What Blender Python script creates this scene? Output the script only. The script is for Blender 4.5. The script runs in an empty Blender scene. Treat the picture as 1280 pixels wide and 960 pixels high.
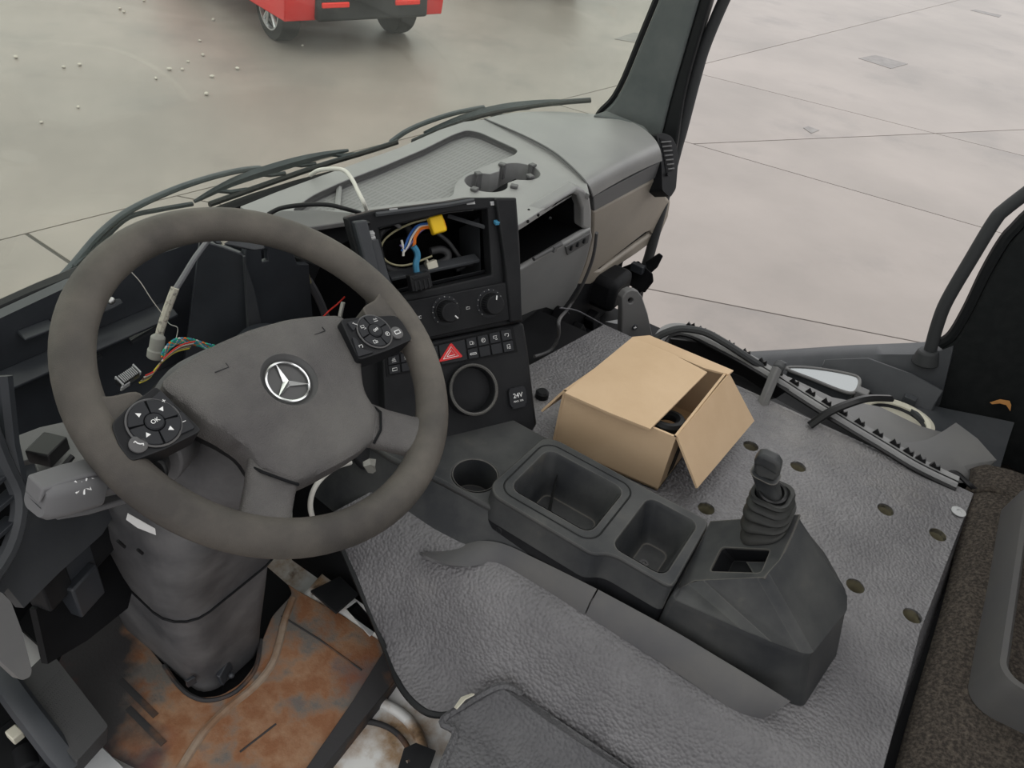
import bpy, bmesh, math, random
from mathutils import Vector, Matrix
from mathutils.geometry import delaunay_2d_cdt

V = Vector
S = bpy.context.scene
COL = S.collection
random.seed(7)

# ------------------------------------------------------------------ camera
# world: X to the passenger side, Y to the front of the truck, Z up, ground at Z = 0 (metres)
FPX, CX, CY = 968.0, 640.0, 480.0
CAM = V((-1.02, 0.0, 2.50))
RX = V((0.54860849, -0.45909869, 0.69875398))
RY = V((-0.82636877, -0.42475369, 0.36972822))
RZ = V((0.12705659, -0.78026451, -0.6124083))
cd = bpy.data.cameras.new('camera')
cam = bpy.data.objects.new('camera', cd)
COL.objects.link(cam)
cd.sensor_fit = 'HORIZONTAL'
cd.sensor_width = 36.0
cd.lens = FPX / 1280 * 36.0
cd.clip_start = 0.02
cd.clip_end = 300
cam.matrix_world = Matrix(((RX[0], -RX[1], -RX[2], CAM[0]),
                           (RY[0], -RY[1], -RY[2], CAM[1]),
                           (RZ[0], -RZ[1], -RZ[2], CAM[2]),
                           (0, 0, 0, 1)))
S.camera = cam

# ------------------------------------------------------------------ light: bright overcast sky
w = bpy.data.worlds.new('overcast')
S.world = w
w.use_nodes = True
nt = w.node_tree
nt.nodes.clear()
tc = nt.nodes.new('ShaderNodeTexCoord')
sx = nt.nodes.new('ShaderNodeSeparateXYZ')
rp = nt.nodes.new('ShaderNodeValToRGB')
bg = nt.nodes.new('ShaderNodeBackground')
ou = nt.nodes.new('ShaderNodeOutputWorld')
nt.links.new(tc.outputs['Generated'], sx.inputs[0])
nt.links.new(sx.outputs['Z'], rp.inputs[0])
rp.color_ramp.elements[0].position = 0.0
rp.color_ramp.elements[0].color = (0.62, 0.62, 0.63, 1)
rp.color_ramp.elements[1].position = 0.9
rp.color_ramp.elements[1].color = (1.0, 0.99, 0.97, 1)
nt.links.new(rp.outputs[0], bg.inputs[0])
bg.inputs[1].default_value = 1.0
nt.links.new(bg.outputs[0], ou.inputs[0])

S.view_settings.view_transform = 'Standard'
S.view_settings.look = 'None'
S.view_settings.gamma = 1.0
S.view_settings.use_curve_mapping = False
S.view_settings.exposure = 1.0


# ------------------------------------------------------------------ measuring helpers
def ray(px, py):
    c = V((px - CX, py - CY, FPX))
    return V((RX.dot(c), RY.dot(c), RZ.dot(c)))

def G(px, py, ax, v):
    d = ray(px, py)
    i = 'xyz'.index(ax)
    return CAM + d * ((v - CAM[i]) / d[i])

def PL(px, py, p0, n):
    d = ray(px, py)
    n = V(n)
    return CAM + d * ((V(p0) - CAM).dot(n) / d.dot(n))

def glass_y(x, z, off=0.0):
    return 1.28 + off - 0.35 * x * x - 0.2 * (z - 1.76)

def GL(px, py, off):
    d = ray(px, py)
    t = 0.0015
    for _ in range(60):
        p = CAM + d * t
        t += (glass_y(p.x, p.z, off) - p.y) / d.y * 0.6
    return CAM + d * t

# ------------------------------------------------------------------ materials
def lin(c):
    return tuple(((x / 255) / 12.92 if x / 255 <= 0.04045 else ((x / 255 + 0.055) / 1.055) ** 2.4) for x in c)

def mat(name, col, rough=0.6, metal=0.0, col2=None, nscale=6.0, lo=0.35, hi=0.7, bump=0.0, bscale=400.0,
        leather=0.0, lscale=230.0, spec=0.22, col3=None, n3=3.0, lo3=0.5, hi3=0.62, detail=6.0):
    m = bpy.data.materials.new(name)
    m.use_nodes = True
    t = m.node_tree
    b = t.nodes['Principled BSDF']
    b.inputs['Roughness'].default_value = rough
    b.inputs['Metallic'].default_value = metal
    b.inputs['Specular IOR Level'].default_value = spec
    b.inputs['Base Color'].default_value = (*col, 1)
    tcn = t.nodes.new('ShaderNodeTexCoord')

    def noise(sc, dt=detail):
        n = t.nodes.new('ShaderNodeTexNoise')
        n.inputs['Scale'].default_value = sc
        n.inputs['Detail'].default_value = dt
        n.inputs['Roughness'].default_value = 0.6
        t.links.new(tcn.outputs['Object'], n.inputs['Vector'])
        return n

    def ramp(src, l, h):
        r = t.nodes.new('ShaderNodeMapRange')
        r.inputs['From Min'].default_value = l
        r.inputs['From Max'].default_value = h
        t.links.new(src, r.inputs['Value'])
        return r
    last = None
    if col2:
        n = noise(nscale)
        r = ramp(n.outputs[0], lo, hi)
        mx = t.nodes.new('ShaderNodeMix')
        mx.data_type = 'RGBA'
        mx.inputs[6].default_value = (*col, 1)
        mx.inputs[7].default_value = (*col2, 1)
        t.links.new(r.outputs[0], mx.inputs[0])
        last = mx.outputs[2]
    if col3:
        n = noise(n3)
        r = ramp(n.outputs[0], lo3, hi3)
        mx = t.nodes.new('ShaderNodeMix')
        mx.data_type = 'RGBA'
        if last:
            t.links.new(last, mx.inputs[6])
        else:
            mx.inputs[6].default_value = (*col, 1)
        mx.inputs[7].default_value = (*col3, 1)
        t.links.new(r.outputs[0], mx.inputs[0])
        last = mx.outputs[2]
    if last:
        t.links.new(last, b.inputs['Base Color'])
    prev = None
    if bump:
        n = noise(bscale, 3.0)
        bp = t.nodes.new('ShaderNodeBump')
        bp.inputs['Strength'].default_value = bump
        bp.inputs['Distance'].default_value = 0.002
        t.links.new(n.outputs[0], bp.inputs['Height'])
        prev = bp
    if leather:
        vo = t.nodes.new('ShaderNodeTexVoronoi')
        vo.feature = 'SMOOTH_F1'
        vo.inputs['Smoothness'].default_value = 0.35
        vo.inputs['Scale'].default_value = lscale
        dn = noise(lscale * 0.25, 2.0)
        ad = t.nodes.new('ShaderNodeMix')
        ad.data_type = 'RGBA'
        ad.inputs[0].default_value = 0.004
        t.links.new(tcn.outputs['Object'], ad.inputs[6])
        t.links.new(dn.outputs['Color'], ad.inputs[7])
        t.links.new(ad.outputs[2], vo.inputs['Vector'])
        bp = t.nodes.new('ShaderNodeBump')
        bp.inputs['Strength'].default_value = leather
        bp.inputs['Distance'].default_value = 0.006
        bp.invert = True
        t.links.new(vo.outputs['Distance'], bp.inputs['Height'])
        if prev:
            t.links.new(prev.outputs[0], bp.inputs['Normal'])
        prev = bp
    if prev:
        t.links.new(prev.outputs[0], b.inputs['Normal'])
    return m

M = {}
M['concrete'] = mat('concrete', (0.190, 0.170, 0.156), 0.40, col2=(0.262, 0.232, 0.214), nscale=0.45, lo=0.32, hi=0.66,
                    col3=(0.145, 0.134, 0.128), n3=0.7, lo3=0.55, hi3=0.78, bump=0.05, bscale=60, detail=9)
M['joint'] = mat('joint', (0.09, 0.085, 0.08), 0.9)
M['drain'] = mat('drain', (0.17, 0.16, 0.16), 0.6, col2=(0.24, 0.23, 0.22), nscale=8)
M['pebble'] = mat('pebble', (0.45, 0.42, 0.38), 0.8)
M['mat'] = mat('tunnel_mat', (0.095, 0.093, 0.099), 0.46, col2=(0.165, 0.162, 0.168), nscale=5, lo=0.35, hi=0.7,
               leather=0.5, lscale=185, bump=0.1, bscale=900, col3=(0.21, 0.20, 0.19), n3=3.2, lo3=0.6, hi3=0.85, spec=0.35)
M['mat_worn'] = mat('floor_mat', (0.06, 0.06, 0.065), 0.55, col2=(0.10, 0.10, 0.105), nscale=6, leather=0.5, lscale=190,
                    col3=(0.16, 0.14, 0.11), n3=4, lo3=0.66, hi3=0.8, spec=0.35)
M['console'] = mat('console_plastic', (0.022, 0.024, 0.027), 0.42, col2=(0.060, 0.061, 0.060), nscale=7, lo=0.38, hi=0.70,
                   bump=0.15, bscale=1400, col3=(0.085, 0.08, 0.068), n3=11, lo3=0.62, hi3=0.85)
def worn(m_, col, r=0.004, lo=0.02, hi=0.22, amt=0.6):
    """dust and rub marks on the raised edges of a part"""
    t = m_.node_tree
    b = t.nodes['Principled BSDF']
    bv = t.nodes.new('ShaderNodeBevel')
    bv.samples = 4
    bv.inputs['Radius'].default_value = r
    ge = t.nodes.new('ShaderNodeNewGeometry')
    dt = t.nodes.new('ShaderNodeVectorMath')
    dt.operation = 'DOT_PRODUCT'
    t.links.new(bv.outputs[0], dt.inputs[0])
    t.links.new(ge.outputs['Normal'], dt.inputs[1])
    mr = t.nodes.new('ShaderNodeMapRange')
    mr.inputs['From Min'].default_value = 1 - lo
    mr.inputs['From Max'].default_value = 1 - hi
    mr.inputs['To Min'].default_value = 0
    mr.inputs['To Max'].default_value = amt
    t.links.new(dt.outputs['Value'], mr.inputs['Value'])
    mx = t.nodes.new('ShaderNodeMix')
    mx.data_type = 'RGBA'
    mx.inputs[7].default_value = (*col, 1)
    t.links.new(mr.outputs[0], mx.inputs[0])
    if b.inputs['Base Color'].links:
        t.links.new(b.inputs['Base Color'].links[0].from_socket, mx.inputs[6])
    else:
        mx.inputs[6].default_value = b.inputs['Base Color'].default_value
    t.links.new(mx.outputs[2], b.inputs['Base Color'])
worn(M['console'], (0.15, 0.14, 0.125), lo=0.01, hi=0.13, amt=0.75)
M['skirt'] = mat('skirt_plastic', (0.075, 0.075, 0.08), 0.55, col2=(0.10, 0.097, 0.095), nscale=9, bump=0.1, bscale=1400)
M['black'] = mat('black_plastic', (0.0085, 0.009, 0.0105), 0.45, col2=(0.017, 0.0175, 0.019), nscale=9, bump=0.1, bscale=1200, spec=0.12)
worn(M['black'], (0.06, 0.06, 0.062), r=0.003, amt=0.5)
M['black_gloss'] = mat('black_gloss_plastic', (0.012, 0.012, 0.013), 0.3)
M['void'] = mat('inner_shade_black', (0.005, 0.0052, 0.006), 0.6, col2=(0.010, 0.0105, 0.012), nscale=7, spec=0.12)  # near-black for insides and joints, with recess shade put into the colour
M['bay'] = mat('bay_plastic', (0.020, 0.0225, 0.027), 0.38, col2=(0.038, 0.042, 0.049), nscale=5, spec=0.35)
M['dash'] = mat('dash_plastic', (0.195, 0.197, 0.198), 0.45, col2=(0.24, 0.24, 0.237), nscale=5, bump=0.12, bscale=1300, spec=0.45)
M['dash_low'] = mat('dash_lower', (0.215, 0.192, 0.163), 0.45, col2=(0.27, 0.236, 0.195), nscale=4, bump=0.12, bscale=1300, spec=0.45)
M['dash_band'] = mat('dash_band', (0.10, 0.10, 0.102), 0.5, bump=0.1, bscale=1300)
M['rim'] = mat('rim_foam', (0.045, 0.041, 0.038), 0.55, col2=(0.118, 0.106, 0.091), nscale=6.5, lo=0.36, hi=0.70, bump=0.25,
               bscale=900, col3=(0.035, 0.033, 0.032), n3=4, lo3=0.55, hi3=0.8)
worn(M['rim'], (0.20, 0.18, 0.155), r=0.006, amt=0.4)
M['hub'] = mat('hub_plastic', (0.070, 0.066, 0.067), 0.55, col2=(0.115, 0.11, 0.105), nscale=9, leather=0.3, lscale=700)
M['chrome'] = mat('chrome', (0.78, 0.79, 0.80), 0.18, 1.0)
M['steel'] = mat('steel', (0.45, 0.45, 0.45), 0.35, 1.0)
M['alu'] = mat('painted_grey', (0.33, 0.34, 0.35), 0.5, col2=(0.42, 0.42, 0.42), nscale=10, spec=0.45)
M['button'] = mat('button_plastic', (0.022, 0.023, 0.026), 0.42, spec=0.12)
M['white'] = mat('white_print', (0.7, 0.7, 0.7), 0.5)
M['white_cable'] = mat('white_cable', (0.55, 0.54, 0.50), 0.5)
M['red'] = mat('red_plastic', (0.55, 0.028, 0.03), 0.35)
M['card'] = mat('cardboard', (0.455, 0.325, 0.205), 0.8, col2=(0.52, 0.38, 0.25), nscale=5, bump=0.08, bscale=300)
M['card_dark'] = mat('cardboard_inside', (0.33, 0.215, 0.115), 0.85, col2=(0.40, 0.27, 0.15), nscale=8)
M['soot'] = mat('soot_mark', (0.03, 0.025, 0.02), 0.9)
M['rust'] = mat('rusty_steel', (0.21, 0.096, 0.048), 0.7, col2=(0.28, 0.165, 0.10), nscale=22, lo=0.40, hi=0.60,
                col3=(0.13, 0.118, 0.108), n3=11, lo3=0.48, hi3=0.60, bump=0.6, bscale=160, detail=12)
# a dark film of underseal left on the driver's side of the plate, with a ragged edge
t = M['rust'].node_tree
b_ = t.nodes['Principled BSDF']
src = b_.inputs['Base Color'].links[0].from_socket
gm = t.nodes.new('ShaderNodeNewGeometry')
vm = t.nodes.new('ShaderNodeVectorMath'); vm.operation = 'DOT_PRODUCT'
vm.inputs[1].default_value = (-0.82, 0.57, 0)
t.links.new(gm.outputs['Position'], vm.inputs[0])
nz = t.nodes.new('ShaderNodeTexNoise'); nz.inputs['Scale'].default_value = 9; nz.inputs['Detail'].default_value = 8
t.links.new(gm.outputs['Position'], nz.inputs['Vector'])
ma = t.nodes.new('ShaderNodeMath'); ma.operation = 'MULTIPLY_ADD'
ma.inputs[1].default_value = 0.28
t.links.new(nz.outputs[0], ma.inputs[0])
t.links.new(vm.outputs['Value'], ma.inputs[2])
mr_ = t.nodes.new('ShaderNodeMapRange')
mr_.inputs['From Min'].default_value = 1.125; mr_.inputs['From Max'].default_value = 1.17
t.links.new(ma.outputs[0], mr_.inputs['Value'])
mx = t.nodes.new('ShaderNodeMix'); mx.data_type = 'RGBA'
mx.inputs[7].default_value = (0.045, 0.043, 0.045, 1)
t.links.new(mr_.outputs[0], mx.inputs[0]); t.links.new(src, mx.inputs[6])
n2 = t.nodes.new('ShaderNodeTexNoise'); n2.inputs['Scale'].default_value = 5.5; n2.inputs['Detail'].default_value = 7
t.links.new(gm.outputs['Position'], n2.inputs['Vector'])
m5 = t.nodes.new('ShaderNodeMapRange'); m5.inputs['From Min'].default_value = 0.53; m5.inputs['From Max'].default_value = 0.66; m5.inputs['To Max'].default_value = 0.7
t.links.new(n2.outputs[0], m5.inputs['Value'])
mx2 = t.nodes.new('ShaderNodeMix'); mx2.data_type = 'RGBA'
mx2.inputs[7].default_value = (0.17, 0.045, 0.028, 1)
t.links.new(m5.outputs[0], mx2.inputs[0]); t.links.new(mx.outputs[2], mx2.inputs[6])
t.links.new(mx2.outputs[2], b_.inputs['Base Color'])
M['rust_rib'] = mat('rusty_rib', (0.20, 0.12, 0.075), 0.7, col2=(0.27, 0.21, 0.16), nscale=16, lo=0.4, hi=0.6, bump=0.4, bscale=160)
M['rust_dark'] = mat('rusty_frame', (0.035, 0.034, 0.036), 0.65, col2=(0.15, 0.075, 0.04), nscale=8, lo=0.55, hi=0.7, bump=0.3,
                     bscale=140, detail=9)
M['white_paint'] = mat('dirty_white_paint', (0.62, 0.62, 0.61), 0.4, col2=(0.30, 0.20, 0.12), nscale=9, lo=0.47, hi=0.62,
                       col3=(0.10, 0.06, 0.035), n3=13, lo3=0.6, hi3=0.68, detail=9, spec=0.45)
M['carpet'] = mat('carpet', (0.030, 0.026, 0.023), 0.95, col2=(0.095, 0.080, 0.066), nscale=190, lo=0.42, hi=0.72, bump=1.0, bscale=500,
                  spec=0.1)
M['tray_edge'] = mat('tray_plastic', (0.06, 0.06, 0.064), 0.45, col2=(0.075, 0.073, 0.07), nscale=6)
M['bside'] = mat('pillar_fabric', (0.008, 0.0095, 0.010), 0.9, col2=(0.013, 0.0145, 0.015), nscale=40, spec=0.2)
M['pillar'] = mat('pillar_trim', (0.085, 0.096, 0.096), 0.7, col2=(0.12, 0.13, 0.128), nscale=8)
M['rubber'] = mat('rubber', (0.010, 0.011, 0.012), 0.5)
M['handle'] = mat('handle_rubber', (0.04, 0.042, 0.044), 0.6, bump=0.1, bscale=900)
M['trim'] = mat('trim_plastic', (0.11, 0.11, 0.113), 0.45, col2=(0.14, 0.138, 0.135), nscale=5, bump=0.1, bscale=1200)
M['sill'] = mat('sill_plastic', (0.036, 0.039, 0.044), 0.42, col2=(0.058, 0.061, 0.066), nscale=6, bump=0.1, bscale=1200)
M['column'] = mat('column_plastic', (0.055, 0.055, 0.059), 0.5, col2=(0.14, 0.137, 0.14), nscale=7, lo=0.38, hi=0.70, bump=0.15, bscale=1000)
M['stalk'] = mat('stalk_plastic', (0.12, 0.12, 0.125), 0.5)
M['pedal'] = mat('pedal_rubber', (0.05, 0.05, 0.052), 0.6, bump=0.3, bscale=500)
M['ceil'] = mat('headliner', (0.45, 0.45, 0.44), 0.9)
M['shell'] = mat('cab_paint', (0.5, 0.5, 0.5), 0.4)
M['carpaint'] = mat('red_car_paint', (0.52, 0.018, 0.018), 0.25, spec=0.45)
M['cardark'] = mat('car_dark_plastic', (0.02, 0.02, 0.022), 0.5)
M['tyre'] = mat('tyre', (0.025, 0.025, 0.026), 0.8)
M['alloy'] = mat('alloy', (0.62, 0.63, 0.65), 0.3, 0.8)
M['carglass'] = mat('car_glass', (0.02, 0.025, 0.03), 0.08)
M['reflector'] = mat('reflector', (0.7, 0.03, 0.02), 0.2)
M['blackpaint'] = mat('black_car_paint', (0.015, 0.016, 0.02), 0.2)
M['yellow'] = mat('yellow_plastic', (0.68, 0.43, 0.015), 0.4)
for nm, c in dict(w_blue=(0.03, 0.10, 0.32), w_red=(0.5, 0.03, 0.02), w_orange=(0.65, 0.16, 0.02), w_white=(0.55, 0.54, 0.5),
                  w_green=(0.02, 0.38, 0.25), w_teal=(0.05, 0.20, 0.33), w_yellow=(0.5, 0.42, 0.05), w_brown=(0.10, 0.06, 0.035),
                  w_violet=(0.12, 0.10, 0.22), w_grey=(0.10, 0.10, 0.11), w_grey2=(0.30, 0.30, 0.30), slot_cable=(0.035, 0.035, 0.037), w_black=(0.014, 0.014, 0.015), w_olive=(0.26, 0.24, 0.15)).items():
    M[nm] = mat(nm, c, 0.45)
M['sleeve'] = mat('braided_sleeve', (0.42, 0.40, 0.34), 0.7, col2=(0.20, 0.19, 0.17), nscale=160, lo=0.5, hi=0.6)
M['plug'] = mat('grey_plug', (0.24, 0.24, 0.22), 0.5)
M['strip_grey'] = mat('strip_grey', (0.20, 0.20, 0.205), 0.45, col2=(0.26, 0.26, 0.26), nscale=9)
M['mirror'] = mat('mirror_glass', (0.27, 0.285, 0.29), 0.25, 1.0)
M['leaf'] = mat('dry_leaf', (0.36, 0.17, 0.05), 0.7)
M['cream'] = mat('cream_plastic', (0.50, 0.48, 0.40), 0.5)

# tray mat with moulded dashes (fine relief)
m = mat('tray_dashes', (0.17, 0.17, 0.17), 0.5)
M['tray'] = m
t = m.node_tree
tcn = t.nodes.new('ShaderNodeTexCoord')
mp = t.nodes.new('ShaderNodeMapping')
mp.inputs['Rotation'].default_value = (0, 0, math.radians(-4))
br = t.nodes.new('ShaderNodeTexBrick')
br.offset = 0.0
br.inputs['Scale'].default_value = 1.0
br.inputs['Brick Width'].default_value = 0.034
br.inputs['Row Height'].default_value = 0.0095
br.inputs['Mortar Size'].default_value = 0.0030
br.inputs['Mortar Smooth'].default_value = 0.3
br.inputs['Color1'].default_value = (0.18, 0.181, 0.182, 1)
br.inputs['Color2'].default_value = (0.18, 0.181, 0.182, 1)
br.inputs['Mortar'].default_value = (0.212, 0.214, 0.214, 1)
t.links.new(tcn.outputs['Object'], mp.inputs[0])
t.links.new(mp.outputs[0], br.inputs[0])
t.links.new(br.outputs['Color'], t.nodes['Principled BSDF'].inputs['Base Color'])
bp = t.nodes.new('ShaderNodeBump')
bp.inputs['Strength'].default_value = 0.45
bp.inputs['Distance'].default_value = 0.003
t.links.new(br.outputs['Fac'], bp.inputs['Height'])
t.links.new(bp.outputs[0], t.nodes['Principled BSDF'].inputs['Normal'])

# windshield: clear, faintly green, with a film of dust
m = bpy.data.materials.new('windshield_glass')
M['glass'] = m
m.use_nodes = True
t = m.node_tree
t.nodes.remove(t.nodes['Principled BSDF'])
o = t.nodes['Material Output']
tr = t.nodes.new('ShaderNodeBsdfTransparent')
tr.inputs[0].default_value = (0.955, 0.985, 0.935, 1)
df = t.nodes.new('ShaderNodeBsdfDiffuse')
df.inputs[0].default_value = (0.50, 0.50, 0.48, 1)
gl = t.nodes.new('ShaderNodeBsdfGlossy')
gl.inputs['Roughness'].default_value = 0.02
m1 = t.nodes.new('ShaderNodeMixShader')
m2 = t.nodes.new('ShaderNodeMixShader')
tcn = t.nodes.new('ShaderNodeTexCoord')
n = t.nodes.new('ShaderNodeTexNoise')
n.inputs['Scale'].default_value = 5
n.inputs['Detail'].default_value = 8
t.links.new(tcn.outputs['Object'], n.inputs['Vector'])
r = t.nodes.new('ShaderNodeMapRange')
r.inputs['From Min'].default_value = 0.4
r.inputs['From Max'].default_value = 0.75
r.inputs['To Min'].default_value = 0.03
r.inputs['To Max'].default_value = 0.12
t.links.new(n.outputs[0], r.inputs['Value'])
t.links.new(r.outputs[0], m1.inputs[0])
t.links.new(tr.outputs[0], m1.inputs[1])
t.links.new(df.outputs[0], m1.inputs[2])
m2.inputs[0].default_value = 0.04
t.links.new(m1.outputs[0], m2.inputs[1])
t.links.new(gl.outputs[0], m2.inputs[2])
t.links.new(m2.outputs[0], o.inputs[0])


# ------------------------------------------------------------------ mesh helpers
def spl(pts, n=6, closed=False):
    P = [V(p) for p in pts]
    if len(P) < 3:
        return P
    out = []
    k = len(P)
    rng = range(k if closed else k - 1)
    for i in rng:
        if closed:
            a, b, c, d = P[(i - 1) % k], P[i], P[(i + 1) % k], P[(i + 2) % k]
        else:
            a, b, c, d = P[max(i - 1, 0)], P[i], P[i + 1], P[min(i + 2, k - 1)]
        for j in range(n):
            s = j / n
            out.append(0.5 * ((2 * b) + (c - a) * s + (2 * a - 5 * b + 4 * c - d) * s * s + (3 * b - a - 3 * c + d) * s ** 3))
    if not closed:
        out.append(P[-1])
    return out

def frame(n, up=(0, 0, 1)):
    n = V(n).normalized()
    u = V(up).cross(n)
    if u.length < 1e-4:
        u = V((1, 0, 0)).cross(n)
    u.normalize()
    return u, n.cross(u), n

def M4(o, x, y, z):
    return Matrix(((x[0], y[0], z[0], o[0]), (x[1], y[1], z[1], o[1]), (x[2], y[2], z[2], o[2]), (0, 0, 0, 1)))

def MN(o, n, up=(0, 0, 1)):
    return M4(o, *frame(n, up))

def inpoly(p, poly):
    c = False
    j = len(poly) - 1
    for i in range(len(poly)):
        a, b = poly[i], poly[j]
        if (a[1] > p[1]) != (b[1] > p[1]) and p[0] < (b[0] - a[0]) * (p[1] - a[1]) / (b[1] - a[1]) + a[0]:
            c = not c
        j = i
    return c

def circ(c, r, n=20, a0=0.0, ry=None):
    return [(c[0] + r * math.cos(a0 + 2 * math.pi * i / n), c[1] + (ry or r) * math.sin(a0 + 2 * math.pi * i / n)) for i in range(n)]

def rrect(x0, y0, x1, y1, r, n=4):
    o = []
    for cx, cy, a in ((x1 - r, y1 - r, 0), (x0 + r, y1 - r, 90), (x0 + r, y0 + r, 180), (x1 - r, y0 + r, 270)):
        for i in range(n + 1):
            t_ = math.radians(a + 90 * i / n)
            o.append((cx + r * math.cos(t_), cy + r * math.sin(t_)))
    return o

def rpoly(pts, r, n=4):
    """round the corners of a 2-D or 3-D polygon"""
    P = [V(p) for p in pts]
    out = []
    k = len(P)
    for i in range(k):
        a, b, c = P[i - 1], P[i], P[(i + 1) % k]
        u, v = (a - b), (c - b)
        rr = min(r, u.length * 0.45, v.length * 0.45)
        p, q = b + u.normalized() * rr, b + v.normalized() * rr
        for j in range(n + 1):
            s = j / n
            out.append(p * (1 - s) ** 2 + b * 2 * s * (1 - s) + q * s * s)
    return out


class MB:
    def __init__(self):
        self.v = []
        self.f = []

    def add(self, vs, fs):
        k = len(self.v)
        self.v += [V(p) for p in vs]
        self.f += [tuple(i + k for i in q) for q in fs]
        return self

    def para(self, o, a, b, c):
        o, a, b, c = V(o), V(a), V(b), V(c)
        vs = [o, o + a, o + a + b, o + b, o + c, o + a + c, o + a + b + c, o + b + c]
        return self.add(vs, [(0, 3, 2, 1), (4, 5, 6, 7), (0, 1, 5, 4), (1, 2, 6, 5), (2, 3, 7, 6), (3, 0, 4, 7)])

    def box(self, c, s, R=None):
        R = R.to_3x3() if R else Matrix.Identity(3)
        x, y, z = R @ V((s[0], 0, 0)), R @ V((0, s[1], 0)), R @ V((0, 0, s[2]))
        return self.para(V(c) - (x + y + z) / 2, x, y, z)

    def loft(self, rings, cap=True, closed=True):
        n = len(rings[0])
        vs = [p for r_ in rings for p in r_]
        fs = []
        for i in range(len(rings) - 1):
            for j in range(n if closed else n - 1):
                a, b = i * n + j, i * n + (j + 1) % n
                fs.append((a, b, b + n, a + n))
        if cap and closed:
            fs.append(tuple(reversed(range(n))))
            fs.append(tuple(range((len(rings) - 1) * n, len(rings) * n)))
        return self.add(vs, fs)

    def tube(self, pts, r, n=8, closed=False, ry=None, up=None):
        P = [V(p) for p in pts]
        k = len(P)
        rings = []
        T0 = None
        nrm = None
        for i in range(k):
            if closed:
                T_ = P[(i + 1) % k] - P[i - 1]
            else:
                T_ = P[min(i + 1, k - 1)] - P[max(i - 1, 0)]
            T_.normalize()
            if nrm is None:
                nrm = V(up) if up else (V((0, 0, 1)) if abs(T_.z) < 0.9 else V((1, 0, 0)))
            nrm = (nrm - T_ * nrm.dot(T_)).normalized()
            b = T_.cross(nrm)
            rr = r(i / max(k - 1, 1)) if callable(r) else r
            r2 = rr * ((ry / r) if ry else 1)
            rings.append([P[i] + nrm * (r2 * math.cos(2 * math.pi * j / n)) + b * (rr * math.sin(2 * math.pi * j / n)) for j in range(n)])
        if closed:
            rings.append(rings[0])
            return self.loft(rings, cap=False)
        return self.loft(rings)

    def cyl(self, p0, p1, r0, r1=None, n=20):
        r1 = r0 if r1 is None else r1
        p0, p1 = V(p0), V(p1)
        u, v, _ = frame(p1 - p0)
        return self.loft([[p + u * (q * math.cos(2 * math.pi * j / n)) + v * (q * math.sin(2 * math.pi * j / n)) for j in range(n)] for p, q in ((p0, r0), (p1, r1))])

    def lathe(self, o, ax, prof, n=24, cap=True):
        """prof: (radius, height) list"""
        u, v, w_ = frame(ax)
        o = V(o)
        return self.loft([[o + w_ * h + u * (q * math.cos(2 * math.pi * j / n)) + v * (q * math.sin(2 * math.pi * j / n)) for j in range(n)] for q, h in prof], cap=cap)

    def plate(self, outer, holes=(), T_=None, th=0.003, grid=None, zf=None):
        """polygon with holes in the XY of T_, thickness below it"""
        T_ = T_ or Matrix.Identity(4)
        vs = [V((p[0], p[1])) for p in outer]
        ed = [(i, (i + 1) % len(outer)) for i in range(len(outer))]
        for h in holes:
            k = len(vs)
            vs += [V((p[0], p[1])) for p in h]
            ed += [(k + i, k + (i + 1) % len(h)) for i in range(len(h))]
        if grid:
            x0, x1 = min(p[0] for p in outer), max(p[0] for p in outer)
            y0, y1 = min(p[1] for p in outer), max(p[1] for p in outer)
            for i in range(1, int((x1 - x0) / grid) + 1):
                for j in range(1, int((y1 - y0) / grid) + 1):
                    q = (x0 + i * grid, y0 + j * grid)
                    if inpoly(q, outer) and not any(inpoly(q, h) for h in holes):
                        vs.append(V(q))
        rv, re, rf, *_ = delaunay_2d_cdt(vs, ed, [], 0, 1e-6)
        tris = []
        for q in rf:
            c = sum((rv[i] for i in q), V((0, 0))) / len(q)
            if inpoly(c, outer) and not any(inpoly(c, h) for h in holes):
                tris.append(tuple(q))
        cnt = {}
        for q in tris:
            for i in range(len(q)):
                cnt.setdefault(frozenset((q[i], q[(i + 1) % len(q)])), []).append((q[i], q[(i + 1) % len(q)]))
        n_ = len(rv)
        zz = [zf(p[0], p[1]) if zf else 0.0 for p in rv]
        top = [T_ @ V((p[0], p[1], z)) for p, z in zip(rv, zz)]
        bot = [T_ @ V((p[0], p[1], z - th)) for p, z in zip(rv, zz)]
        fs = list(tris) + [tuple(i + n_ for i in reversed(q)) for q in tris]
        for e in cnt.values():
            if len(e) == 1:
                a, b = e[0]
                fs.append((b, a, a + n_, b + n_))
        return self.add(top + bot, fs)

    def sheet(self, rows, th=0.003, flip=False):
        """grid of points with thickness"""
        nr, nc = len(rows), len(rows[0])
        R = [[V(p) for p in r_] for r_ in rows]
        N = [[None] * nc for _ in range(nr)]
        for i in range(nr):
            for j in range(nc):
                a = R[min(i + 1, nr - 1)][j] - R[max(i - 1, 0)][j]
                b = R[i][min(j + 1, nc - 1)] - R[i][max(j - 1, 0)]
                q = a.cross(b)
                q = q.normalized() if q.length > 1e-9 else V((0, 0, 1))
                N[i][j] = -q if flip else q
        top = [p for r_ in R for p in r_]
        bot = [R[i][j] - N[i][j] * th for i in range(nr) for j in range(nc)]
        n_ = nr * nc
        fs = []
        for i in range(nr - 1):
            for j in range(nc - 1):
                a = i * nc + j
                fs.append((a, a + 1, a + nc + 1, a + nc))
                fs.append((a + n_, a + nc + n_, a + nc + 1 + n_, a + 1 + n_))
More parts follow.
